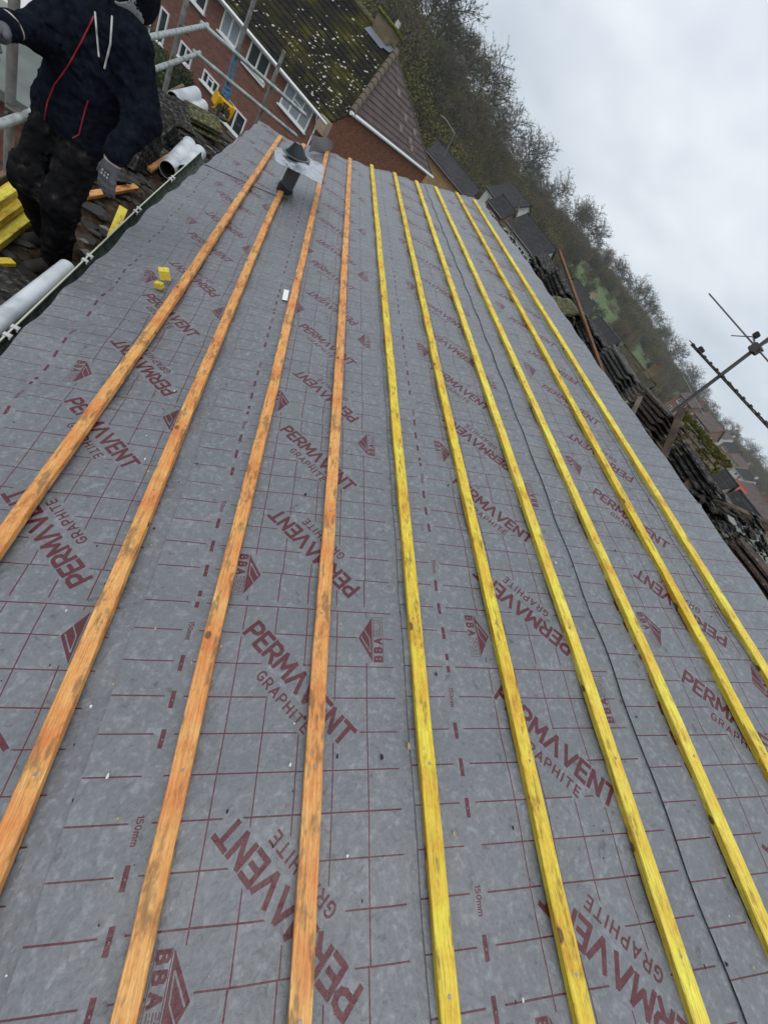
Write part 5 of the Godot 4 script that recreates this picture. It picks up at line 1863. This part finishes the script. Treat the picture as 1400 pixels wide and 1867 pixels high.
# ------------------------------------------------------------------ the roofer
func roofer() -> void:
	var foot := Vector3(-1.0, -2.24, -3.1)
	var o := thing("person", "person in navy hoodie with red zip and grey gloves standing on the scaffold", "person", foot)
	var pelvis := Vector3(-.975, -1.25, -3.12)
	var chest := Vector3(-.92, -.90, -3.11)
	var neck := Vector3(-.90, -.70, -3.10)
	var head := Vector3(-.885, -.555, -3.07)
	var shL := Vector3(-.765, -.77, -2.99)
	var elL := Vector3(-.66, -1.00, -2.94)
	var wrL := Vector3(-.695, -1.185, -2.76)
	var shR := Vector3(-1.06, -.80, -3.23)
	var elR := Vector3(-1.125, -1.02, -3.02)
	var wrR := Vector3(-1.12, -.985, -2.74)
	var hipL := Vector3(-.90, -1.30, -3.04)
	var kneeL := Vector3(-.925, -1.655, -2.875)
	var ankL := Vector3(-.975, -2.13, -3.07)
	var hipR := Vector3(-1.06, -1.31, -3.19)
	var kneeR := Vector3(-1.105, -1.66, -2.95)
	var ankR := Vector3(-1.10, -2.13, -3.31)
	var front := Vector3(-.60, 0, .80)
	var side := Vector3(.80, 0, .60)
	var fn := FastNoiseLite.new()
	fn.frequency = 1.0
	fn.seed = 3
	fn.fractal_octaves = 2
	# continuous body
	var bc := [[pelvis, chest, .11, .12], [chest, neck, .11, .055], [neck, head, .052, .05], [shL, elL, .045, .04], [elL, wrL, .038, .026], [shR, elR, .045, .04], [elR, wrR, .038, .026], [chest, shL, .09, .06], [chest, shR, .09, .06],
		[hipL, kneeL, .075, .052], [kneeL, ankL, .05, .036], [hipR, kneeR, .075, .052], [kneeR, ankR, .05, .036], [ankL, ankL + front * .05 + Vector3(0, -.06, 0), .033, .026], [ankR, ankR + front * .05 + Vector3(0, -.06, 0), .033, .026], [pelvis, hipL, .1, .08], [pelvis, hipR, .1, .08]]
	var face := (Vector3(-.25, -.45, .86)).normalized()
	var fup := (Vector3.UP - face * face.y).normalized()
	var fs := fup.cross(face).normalized()
	var hc := [[head + fup * .035 - face * .012, head + fup * .025 + face * .012, .088, .082], [head - fup * .02 + face * .03, head - fup * .075 + face * .052, .062, .038], [head + face * .085 + fup * .02, head + face * .112 - fup * .018, .012, .017],
		[head + face * .078 + fup * .038 - fs * .035, head + face * .078 + fup * .038 + fs * .035, .016, .016], [head - fs * .082 + fup * .005, head - fs * .086 - fup * .02, .016, .012], [head + fs * .082 + fup * .005, head + fs * .086 - fup * .02, .016, .012], [head + face * .078 - fup * .052 - fs * .018, head + face * .078 - fup * .052 + fs * .018, .011, .011]]
	var bf := func(p: Vector3) -> float: return minf(field(p, bc, .05), field(p, hc, .018))
	var bg := nets(bf, Vector3(-1.25, -2.25, -3.42), Vector3(-.55, -.40, -2.65), .018)
	part("body", bg, M.skin, o)
	var hg := nets(func(p: Vector3) -> float: return field(p, hc, .018) - .0015, head - Vector3(.13, .15, .15), head + Vector3(.13, .16, .17), .007)
	part("face", hg, M.skin, o)
	for s in [-1.0, 1.0]:
		var e = head + face * .079 + fup * .018 + fs * .031 * s
		var eg := Geo.new()
		eg.tube([e - face * .006, e, e + face * .006, e + face * .0085], [.009, .0115, .009, .003], 12)
		var eo := part("eye", eg, M.eye, o)
		var ig := Geo.new()
		ig.tube([e + face * .006, e + face * .0092], [.0055, .004], 10)
		part("iris", ig, M.pipe_dark, eo)
	# snood over the mouth and neck
	var sc := [[neck - Vector3(0, .02, 0), neck + Vector3(0, .07, 0), .085, .075], [head - fup * .06 + face * .02, head - fup * .045 + face * .058, .075, .052]]
	var sg := nets(func(p: Vector3) -> float: return field(p, sc, .03) + .004 * fn.get_noise_3d(p.x * 30, p.y * 60, p.z * 30), neck - Vector3(.13, .14, .13), head + Vector3(.14, .06, .14), .010)
	part("face_mask", sg, M.snood, o)
	# hoodie
	var tl := shL.lerp(chest, .35)
	var tr := shR.lerp(chest, .35)
	var jc := [[tl + Vector3(0, -.02, 0), hipL + Vector3(-.005, -.0, 0), .105, .112], [tr + Vector3(0, -.02, 0), hipR + Vector3(-.015, -.06, .02), .105, .112], [chest + front * .03, pelvis + front * .03 + Vector3(0, -.02, 0), .12, .118], [chest + Vector3(0, .02, 0), neck + Vector3(0, -.01, 0), .12, .075],
		[shL, elL, .082, .075], [elL, wrL + (elL - wrL) * .02, .072, .054], [shR, elR, .078, .062], [elR, wrR + (wrR - elR) * .06, .060, .047], [hipL + Vector3(0, -.02, 0), hipR + Vector3(0, -.02, 0), .112, .112]]
	var folds := func(p: Vector3) -> float: return (.013 - .006 * smooth(-1.1, -1.2, p.y)) * fn.get_noise_3d(p.x * 8.0 + p.y * 6.0, p.y * 14.0, p.z * 8.0) + .006 * fn.get_noise_3d(p.x * 26, p.y * 26, p.z * 26)
	var jf := func(p: Vector3) -> float: return maxf(field(p, jc, .07) + folds.call(p), (-1.455 - .05 * (p.x + 1.0)) - p.y)
	part("hoodie", nets(jf, Vector3(-1.33, -1.5, -3.5), Vector3(-.5, -.58, -2.6), .0125), M.navy, o)
	# ribbed hem
	var hh := func(p: Vector3) -> float: return maxf(field(p, jc, .07) - .004 + .004 * sin(atan2(p.z + 3.12, p.x + .97) * 60.0), absf(p.y + 1.43 + .05 * (p.x + 1.0)) - .035)
	part("hem", nets(hh, Vector3(-1.3, -1.52, -3.45), Vector3(-.65, -1.36, -2.8), .013), M.navy, o)
	# hood, raised round the head, grey inside
	var hb := head - face * .02 + fup * .01
	var hf := func(p: Vector3) -> float:
		var d := field(p, [[hb, hb - fup * .10 - face * .01, .142, .135]], .02)
		d = maxf(d, -field(p, [[hb + face * .06, hb + face * .2, .118, .15], [hb, hb, .128, .128]], .02))
		return d + .004 * fn.get_noise_3d(p.x * 20, p.y * 20, p.z * 20)
	part("hood", nets(hf, head - Vector3(.2, .28, .2), head + Vector3(.2, .2, .2), .011), M.navy, o)
	var lf := func(p: Vector3) -> float:
		var d := field(p, [[hb, hb - fup * .11 + face * .01, .131, .126]], .02)
		d = maxf(d, -field(p, [[hb + face * .06, hb + face * .2, .108, .13], [hb, hb - fup * .1, .121, .117]], .02))
		return d
	part("hood_lining", nets(lf, head - Vector3(.18, .28, .18), head + Vector3(.18, .18, .18), .010), M.lining, o)
	# trousers and boots
	var tc := [[pelvis, hipL, .12, .105], [pelvis, hipR, .12, .105], [hipL, kneeL, .105, .082], [kneeL, ankL + Vector3(0, -.045, 0), .082, .078], [hipR, kneeR, .105, .084], [kneeR, ankR + Vector3(0, -.045, 0), .084, .078]]
	var tf := func(p: Vector3) -> float: return field(p, tc, .05) + 1.7 * folds.call(p) + .008 * fn.get_noise_3d(p.x * 4, p.y * 40, p.z * 4) * smooth(-1.7, -2.05, p.y)
	part("trousers", nets(tf, Vector3(-1.3, -2.22, -3.5), Vector3(-.7, -1.1, -2.75), .0135), M.black, o)
	var foot_front := Vector3(-.45, 0, .89)
	for q in [ankL, ankR]:
		var b := [[q + Vector3(0, .10, 0), q + Vector3(0, -.03, 0), .066, .06], [q + Vector3(0, -.06, 0) - foot_front * .03, q + Vector3(0, -.07, 0) + foot_front * .17, .05, .042]]
		var bo := part("boot", nets(func(p: Vector3) -> float: return maxf(field(p, b, .04), -2.238 - p.y), q - Vector3(.2, .16, .2), q + Vector3(.2, .14, .26), .011), M.boot, o)
		var so := Geo.new()
		so.bevel_box(q + Vector3(0, -.105, 0) + foot_front * .07, Vector3(.29, .02, .095), Basis(foot_front, Vector3.UP, foot_front.cross(Vector3.UP)), .004)
		part("sole", so, M.pipe_dark, bo)
	# gloves: palm, four fingers, thumb
	var hand := func(w: Vector3, d: Vector3, across: Vector3, curl: float, thumb_side: float) -> Node3D:
		var pn := across.cross(d).normalized()
		var caps := [[w - d * .01, w + d * .035, .032, .034]]
		for k in 4:
			var off := across * (-.033 + .022 * k)
			caps.append([w + d * .02 + off * .7, w + d * .088 + off, .019, .0145])
		var fl := [.066, .078, .074, .058]
		for k in 4:
			var kn := w + d * .088 + across * (-.036 + .0245 * k)
			var d1 := (d + pn * curl * .5 + across * (-.06 + .04 * k)).normalized()
			var d2 := (d + pn * curl * 1.1 + across * (-.06 + .04 * k)).normalized()
			var d3 := (d + pn * curl * 1.9).normalized()
			var m1: Vector3 = kn + d1 * fl[k] * .5
			var m2: Vector3 = m1 + d2 * fl[k] * .32
			caps.append([kn, m1, .0135, .0118])
			caps.append([m1, m2, .0118, .0108])
			caps.append([m2, m2 + d3 * fl[k] * .26, .0108, .0095])
		var tb := w + d * .03 + across * thumb_side * .034
		var td := (d * .75 + across * thumb_side * .65 + pn * .35).normalized()
		caps.append([tb, tb + td * .042, .017, .0145])
		caps.append([tb + td * .042, tb + td * .042 + (td + d * .5).normalized() * .034, .014, .0115])
		var gg := nets(func(p: Vector3) -> float: return field(p, caps, .009), w - Vector3(.13, .24, .13), w + Vector3(.13, .13, .2), .0045)
		var go := part("glove", gg, M.glove, o)
		var cg := Geo.new()
		cg.tube([w - d * .045, w - d * .02, w + d * .008], [.046, .044, .038], 20, false)
		cg.tube([w - d * .045, w - d * .02, w + d * .008], [.042, .040, .034], 20, false)
		part("cuff", cg, M.glove_cuff, go)
		return go
	var hd := Vector3(-.05, -.97, .22).normalized()
	var ha := Vector3(.86, -.05, .5).normalized()
	ha = (ha - hd * ha.dot(hd)).normalized()
	var gl: Node3D = hand.call(wrL + hd * .03, hd, ha, .35, -1.0)
	# worn pale print on the back of the left glove
	var pg := Geo.new()
	var pn2 := ha.cross(hd).normalized()
	if pn2.dot(-wrL) < 0: pn2 = -pn2
	for k in 9:
		var c := wrL + hd * (.075 + .017 * (k / 3)) + ha * (-.018 + .017 * (k % 3)) + pn2 * .0215
		pg.box(c, Vector3(.010, .009, .0015), Basis(ha, -hd, pn2))
	part("worn_print", pg, M.lining, gl)
	var rd := Vector3(-.1, -.35, .93).normalized()
	var ra := Vector3(.5, .8, .3).normalized()
	ra = (ra - rd * ra.dot(rd)).normalized()
	hand.call(wrR + rd * .03, rd, ra, .9, 1.0)
	# zips and drawcords laid on the cloth
	var line := func(called: String, pts: Array, r: float, m: Material, label := "") -> void:
		var ps := []
		var rs := []
		for i in pts.size() - 1:
			for k in 6:
				var q: Vector3 = pts[i].lerp(pts[i + 1], k / 6.0)
				ps.append(march(jf, q))
				rs.append(r)
		ps.append(march(jf, pts[-1]))
		rs.append(r)
		var lg := Geo.new()
		lg.tube(ps, rs, 6)
		part(called, lg, m, o, label)
	var px := func(x: float, y: float, z: float) -> Vector3:
		var c := Vector3((x - 700.0) / 710.09, -(y - 933.5) / 710.09, -1.0)
		var d := cam_basis() * c
		return d * (z / d.z)
	line.call("zip", [px.call(172, 30, -3.05), px.call(150, 75, -3.05), px.call(125, 120, -3.05), px.call(100, 155, -3.05), px.call(87, 187, -3.08), px.call(82, 218, -3.08)], .0034, M.red, "long red zip down the front")
	line.call("pocket_zip", [px.call(161, 184, -3.0), px.call(152, 215, -3.0), px.call(145, 245, -3.0), px.call(133, 252, -3.0)], .003, M.red, "short red pocket zip")
	line.call("drawcord", [px.call(174, 22, -3.0), px.call(177, 60, -3.0), px.call(181, 104, -3.0)], .0042, M.cord)
	line.call("drawcord", [px.call(205, 30, -3.0), px.call(202, 80, -3.0), px.call(191, 125, -3.0)], .0042, M.cord)

func cam_basis() -> Basis:
	return Basis(Vector3(.7810434, .6230139, .0427162), Vector3(-.3505843, .4940614, -.7956093), Vector3(-.5167801, .6064299, .6043022)).orthonormalized()

# ------------------------------------------------------------------ beyond the ridge
func ridge_clutter() -> void:
	tile_stack("fanned pile of dark tiles farthest along the ridge", Vector3(3.01, -0.41, -5.35), 9, .9, Vector3(.10, 0, .22), M.tile_dark, .030, .06)
	tile_stack("second stack of thick dark tiles along the ridge, seen end on", Vector3(3.10, -0.45, -4.78), 9, 1.75, Vector3(-.08, 0, .14), M.tile_dark, .040, .03)
	tile_stack("stack of dark tiles between the mossy ridge tiles and the long pole", Vector3(3.12, -0.45, -3.74), 9, 1.5, Vector3(0, 0, .08), M.tile_dark, .036, .018)
	tile_stack("neat tall stack of tiles right behind the long orange pole", Vector3(3.11, -0.47, -3.12), 11, 1.62, Vector3(0, 0, .05), M.tile_grey, .034, .014)
	tile_stack("rusty dark tile stack beside the short weathered post", Vector3(3.13, -0.47, -2.42), 12, 1.42, Vector3(-.06, 0, -.05), M.tile_rust, .034, .018)
	tile_stack("stack of dark tiles right of the tall brown post", Vector3(3.14, -0.49, -1.84), 11, 1.55, Vector3(0, 0, .03), M.tile_dark, .036, .014)
	tile_stack("last tile stack by the right frame edge below the rubble", Vector3(3.12, -0.43, -1.02), 8, 1.7, Vector3(0, 0, -.04), M.tile_rust, .036, .02)
	tile_stack("loose grey tiles lying flat left of the tall brown post", Vector3(3.02, -0.37, -2.1), 4, .6, Vector3(.1, 0, -.1), M.tile_grey, .028, .05)
	tile_stack("slumped dark tiles between the fanned pile and the thick stack", Vector3(3.31, -0.43, -5.1), 6, .2, Vector3(.3, 0, .3), M.tile_grey, .034, .06)
	tile_stack("tumbled tiles above the heap of rubble", Vector3(3.46, -0.37, -1.75), 5, .5, Vector3(-.15, 0, .25), M.tile_grey, .04, .07)
	# mossy half round ridge tiles laid aside
	var lab := ["upper mossy half round ridge tile lying by the pole", "lower mossy half round ridge tile against the underlay edge", "mossy ridge tile lying behind the other two"]
	var at := [[Vector3(3.0, -.28, -4.35), Vector3(2.97, -.27, -3.95)], [Vector3(2.86, -.33, -4.3), Vector3(2.86, -.33, -3.9)], [Vector3(3.12, -.30, -4.5), Vector3(3.10, -.28, -4.1)]]
	for k in 3:
		var a: Vector3 = at[k][0]
		var b: Vector3 = at[k][1]
		var d := (b - a).normalized()
		var s := d.cross(Vector3.UP).normalized()
		var u := s.cross(d)
		var g := Geo.new()
		for i in 10:
			for j in 4:
				var q := func(ii: int, jj: int, r: float) -> Vector3:
					var t := PI * ii / 10.0
					return a.lerp(b, jj / 4.0) + s * cos(t) * r + u * sin(t) * r * (1.0 + .08 * noise_a.get_noise_2d(ii * 9.0, jj * 9.0))
				g.quad(q.call(i, j, .115), q.call(i, j + 1, .115), q.call(i + 1, j + 1, .115), q.call(i + 1, j, .115))
				g.quad(q.call(i + 1, j, .095), q.call(i + 1, j + 1, .095), q.call(i, j + 1, .095), q.call(i, j, .095))
			for e in [0, 4]:
				var q2 := func(ii: int, r: float) -> Vector3:
					var t := PI * ii / 10.0
					return a.lerp(b, e / 4.0) + s * cos(t) * r + u * sin(t) * r
				g.quad(q2.call(i, .095), q2.call(i, .115), q2.call(i + 1, .115), q2.call(i + 1, .095))
		single("ridge_tile", g, M.tile_moss if k < 2 else M.tile_dark, lab[k], "ridge tile", a.lerp(b, .5) - Vector3(0, .1, 0), "old ridge tiles taken off")
	var stick := func(called: String, label: String, a: Vector3, b: Vector3, w: float, h: float, m: Material, cat: String) -> void:
		var g := Geo.new()
		var d := (b - a).normalized()
		var s := d.cross(Vector3(.3, .2, .9)).normalized()
		g.bevel_box(a.lerp(b, .5), Vector3(a.distance_to(b), h, w), Basis(d, s.cross(d), s), .004)
		single(called, g, m, label, cat, a if a.y < b.y else b)
	stick.call("timber_pole", "long slim orange brown timber leaning along the ridge", Vector3(2.765, -.30, -2.66), Vector3(2.865, .02, -5.06), .034, .024, M.old_wood, "timber")
	stick.call("post", "short weathered post beside the rusty tile stack", Vector3(2.83, -.40, -2.24), Vector3(2.88, -.16, -2.52), .035, .035, M.grey_wood, "post")
	stick.call("post", "tall thick brown post in front of the mossy outbuilding", Vector3(2.86, -.48, -1.66), Vector3(2.965, .0, -2.27), .05, .05, M.dark_wood, "post")
	stick.call("post", "low brown post end below the tall one by the ridge", Vector3(2.92, -.45, -1.55), Vector3(3.02, -.2, -1.73), .055, .06, M.dark_wood, "post")
	stick.call("timber_pole", "thin bare stick standing at the far end of the ridge", Vector3(2.75, -.4, -5.9), Vector3(2.85, .06, -6.9), .025, .025, M.dark_wood, "timber")
	stick.call("timber_pole", "short dark timber lying over the rubble heap", Vector3(3.2, -.2, -1.65), Vector3(3.75, -.02, -1.52), .06, .06, M.dark_wood, "timber")
	# rubble heap and chippings over the far slope
	var rr := RandomNumberGenerator.new()
	rr.seed = 29
	var xs := []
	var cs := []
	for k in 1500:
		var z := rr.randf_range(-7.0, -.6)
		var d := rr.randf_range(.03, 1.3)
		var y := -.30 - d * tan(PITCH) + rr.randf_range(0, .06)
		if rr.randf() < .5:
			z = -1.42 + rr.randfn(0, .24)
			d = absf(rr.randfn(.5, .3)) + .05
			y = -.36 + .34 * exp(-pow((d - .65) / .4, 2)) * rr.randf() * exp(-pow((z + 1.42) / .35, 2))
		elif rr.randf() < .5:
			d = rr.randf_range(.03, .35)
			y = -.30 - d * .2 + rr.randf_range(-.12, .05)
		var s := absf(rr.randfn(.018, .022)) + .007
		xs.append(Transform3D(Basis.from_euler(Vector3(rr.randfn(0, .7), rr.randf() * TAU, rr.randfn(0, .7))).scaled(Vector3(s * 1.5, s * .45, s)), Vector3(2.72 + d, y, z)))
		var v := rr.randf_range(.012, .06)
		var c := Color(v, v * .93, v * .84)
		if rr.randf() < .1: c = Color(.2, .2, .18)
		if rr.randf() < .08: c = Color(.06, .065, .015)
		cs.append(c)
	multi("ridge_rubble", shard_mesh(5), mat(Color(1, 1, 1), .9, 0, true), xs, cs, "heap of broken tile and mortar crumbs past the ridge", "rubble")

func aerial() -> void:
	var b := Vector3(4.3, -.75, -3.22)
	var o := thing("aerial_mast", "dark television aerial mast with two cross arms against the sky", "aerial", b)
	var top := Vector3(4.2, 2.2, -3.62)
	var at := func(y: float) -> Vector3: return b.lerp(top, (y - b.y) / (top.y - b.y))
	var g := Geo.new()
	g.tube([b, b.lerp(top, .4), top], [.019, .019, .018], 12)
	part("mast", g, M.antenna, o)
	# lower array: a long boom carrying many short elements
	var c1: Vector3 = at.call(.41)
	var bd := Vector3(.02, -.01, 1).normalized()
	var ex := Vector3(.985, .02, .17).normalized()
	g = Geo.new()
	g.tube([c1 - bd * .58, c1 + bd * .95], [.006, .006], 8)
	var arr := part("lower_boom", g, M.antenna, o)
	for k in 26:
		g = Geo.new()
		var p := c1 + bd * (-.55 + k * .058)
		var l := .085 + .02 * sin(k * .6)
		g.tube([p - ex * l + Vector3(0, .012, 0), p + ex * l + Vector3(0, .012, 0)], [.0045, .0045], 5)
		part("element", g, M.antenna, arr)
		if k % 2 == 0:
			g = Geo.new()
			g.box(p + Vector3(0, .012, 0), Vector3(.03, .03, .02))
			part("element_clip", g, M.pipe_dark, arr)
	g = Geo.new()
	g.bevel_box(c1 - bd * .43 + Vector3(.0, .03, 0), Vector3(.06, .05, .05), Basis.IDENTITY, .01)
	part("junction_box", g, M.pipe_dark, arr)
	# upper rod with clamp and bent stays
	var c2: Vector3 = at.call(.74)
	var rd := Vector3(0, .07, -1).normalized()
	g = Geo.new()
	g.tube([c2 + rd * 1.02 + Vector3(0, .02, 0), c2 - rd * 1.1], [.0075, .0075], 8)
	part("upper_rod", g, M.antenna_light, o)
	g = Geo.new()
	g.bevel_box(c2, Vector3(.07, .08, .09), Basis.IDENTITY, .012)
	g.tube([c2 + Vector3(-.02, .02, -.02), c2 + Vector3(-.02, .02, .09)], [.008, .008], 6)
	part("clamp", g, M.antenna, o)
	g = Geo.new()
	g.tube([c2, c2 + Vector3(-.02, .05, -.13), c2 + Vector3(-.02, -.05, -.30)], [.006, .006, .005], 6)
	part("stay", g, M.antenna_light, o)
	g = Geo.new()
	g.tube([c2, c2 + Vector3(.02, .15, -.0), c2 + Vector3(.03, .32, .02)], [.006, .006, .005], 6)
	part("stay", g, M.antenna_light, o)
	g = Geo.new()
	g.bevel_box(c2 + rd * .14 + Vector3(0, .07, 0), Vector3(.05, .05, .04), Basis.IDENTITY, .01)
	g.tube([c2 + rd * .14 + Vector3(0, .05, 0), c2], [.006, .006], 6)
	part("insulator", g, M.pipe_dark, o)
	# top array, only its tip enters the frame
	var c3: Vector3 = at.call(1.46)
	g = Geo.new()
	g.tube([c3 - Vector3(0, 0, .92), c3 + Vector3(0, 0, .6)], [.018, .018], 8)
	var top_arm := part("top_boom", g, M.antenna, o)
	for k in 9:
		g = Geo.new()
		var p := c3 + Vector3(0, .0, -.9 + k * .17)
		g.tube([p - Vector3(.12, 0, 0), p + Vector3(.12, 0, 0)], [.005, .005], 5)
		part("element", g, M.antenna, top_arm)
	# a distant second array seen as a dotted line
	var o2 := thing("distant_aerial", "distant aerial seen as a thin dotted line left of the mast", "aerial", Vector3(12.6, -2.0, -9.9))
	g = Geo.new()
	g.tube([Vector3(12.6, -2.0, -9.9), Vector3(12.6, .42, -9.9)], [.012, .012], 8)
	part("mast", g, M.antenna_light, o2)
	g = Geo.new()
	g.tube([Vector3(12.4, .55, -10.6), Vector3(12.8, .30, -9.0)], [.012, .012], 6)
	part("boom", g, M.antenna_light, o2)
	for k in 14:
		g = Geo.new()
		var p := Vector3(12.4, .55, -10.6).lerp(Vector3(12.8, .30, -9.0), k / 13.0)
		g.tube([p - Vector3(.08, 0, .03), p + Vector3(.08, 0, .03)], [.007, .007], 5)
		part("element", g, M.antenna_light, o2)

# ------------------------------------------------------------------ sky and start
func sky_image() -> Image:
	var w := 1024
	var h := 512
	var n1 := FastNoiseLite.new()
	n1.seed = 4; n1.frequency = 1.0; n1.fractal_octaves = 5; n1.fractal_gain = .5
	var img := Image.create(w, h, false, Image.FORMAT_RGBF)
	for y in h:
		var el := (0.5 - (y + .5) / h) * PI
		for x in w:
			var az := (x + .5) / w * TAU
			var d := Vector3(cos(el) * sin(az), sin(el), cos(el) * cos(az))
			var s := sin(maxf(el, 0.0))
			# cloud deck: flatten towards the horizon
			var q := d / (s + .32)
			var c := n1.get_noise_3d(q.x * .9, q.z * .9, 3.0) + .5 * n1.get_noise_3d(q.x * 2.6, q.z * 2.6, 9.0)
			var lum := lerpf(.68, .88, pow(s, .9)) * (1.0 + .25 * c)
			var tintv := clampf(.5 + c * .9, 0.0, 1.0)
			var col := Vector3(.82, .925, 1.06).lerp(Vector3(.93, .985, 1.04), tintv) * lum
			col = col.lerp(Vector3(.64, .71, .77), exp(-s * 9.0) * .6)
			if el < 0.0: col = Vector3(.30, .30, .28)
			img.set_pixel(x, y, Color(col.x, col.y, col.z))
	return img

func _ready() -> void:
	noise_a.seed = 1; noise_a.frequency = 1.0; noise_a.fractal_octaves = 3
	noise_b.seed = 2; noise_b.frequency = 1.0; noise_b.fractal_octaves = 4
	rng.seed = 42
	# camera: a wide phone lens held askew, just above the ridge
	var cam := Camera3D.new()
	cam.name = "camera"
	add_child(cam)
	cam.basis = cam_basis()
	cam.fov = rad_to_deg(2.0 * atan(933.5 / 710.09))
	cam.near = 0.05
	cam.far = 4000.0
	cam.current = true
	var env := Environment.new()
	env.background_mode = Environment.BG_SKY
	var sky := Sky.new()
	var pm := PanoramaSkyMaterial.new()
	pm.panorama = ImageTexture.create_from_image(sky_image())
	sky.sky_material = pm
	env.sky = sky
	env.tonemap_mode = Environment.TONE_MAPPER_LINEAR
	env.tonemap_exposure = 1.15
	env.fog_enabled = true
	env.fog_density = 0.0004
	env.fog_light_color = Color(.82, .85, .86)
	env.sdfgi_enabled = true
	env.ssao_enabled = true
	env.ssil_enabled = true
	var we := WorldEnvironment.new()
	we.name = "world_environment"
	we.environment = env
	add_child(we)
	var sun := DirectionalLight3D.new()
	sun.name = "sun"
	add_child(sun)
	sun.light_energy = 0.3
	sun.light_color = Color(1, .97, .93)
	sun.light_angular_distance = 40.0
	sun.shadow_enabled = true
	sun.look_at_from_position(Vector3(-3, 9, 4), Vector3.ZERO)
	make_materials()
	tile_mesh = tile_geo().mesh()
	# the large structure
	build_land()
	brick_house()
	far_village()
	mossy_outbuilding()
	yard()
	build_woods()
	terrace_house()
	underlay()
	battens()
	scaffold()
	# objects
	debris()
	ridge_clutter()
	aerial()
	radio()
	roofer()
	on_roof()
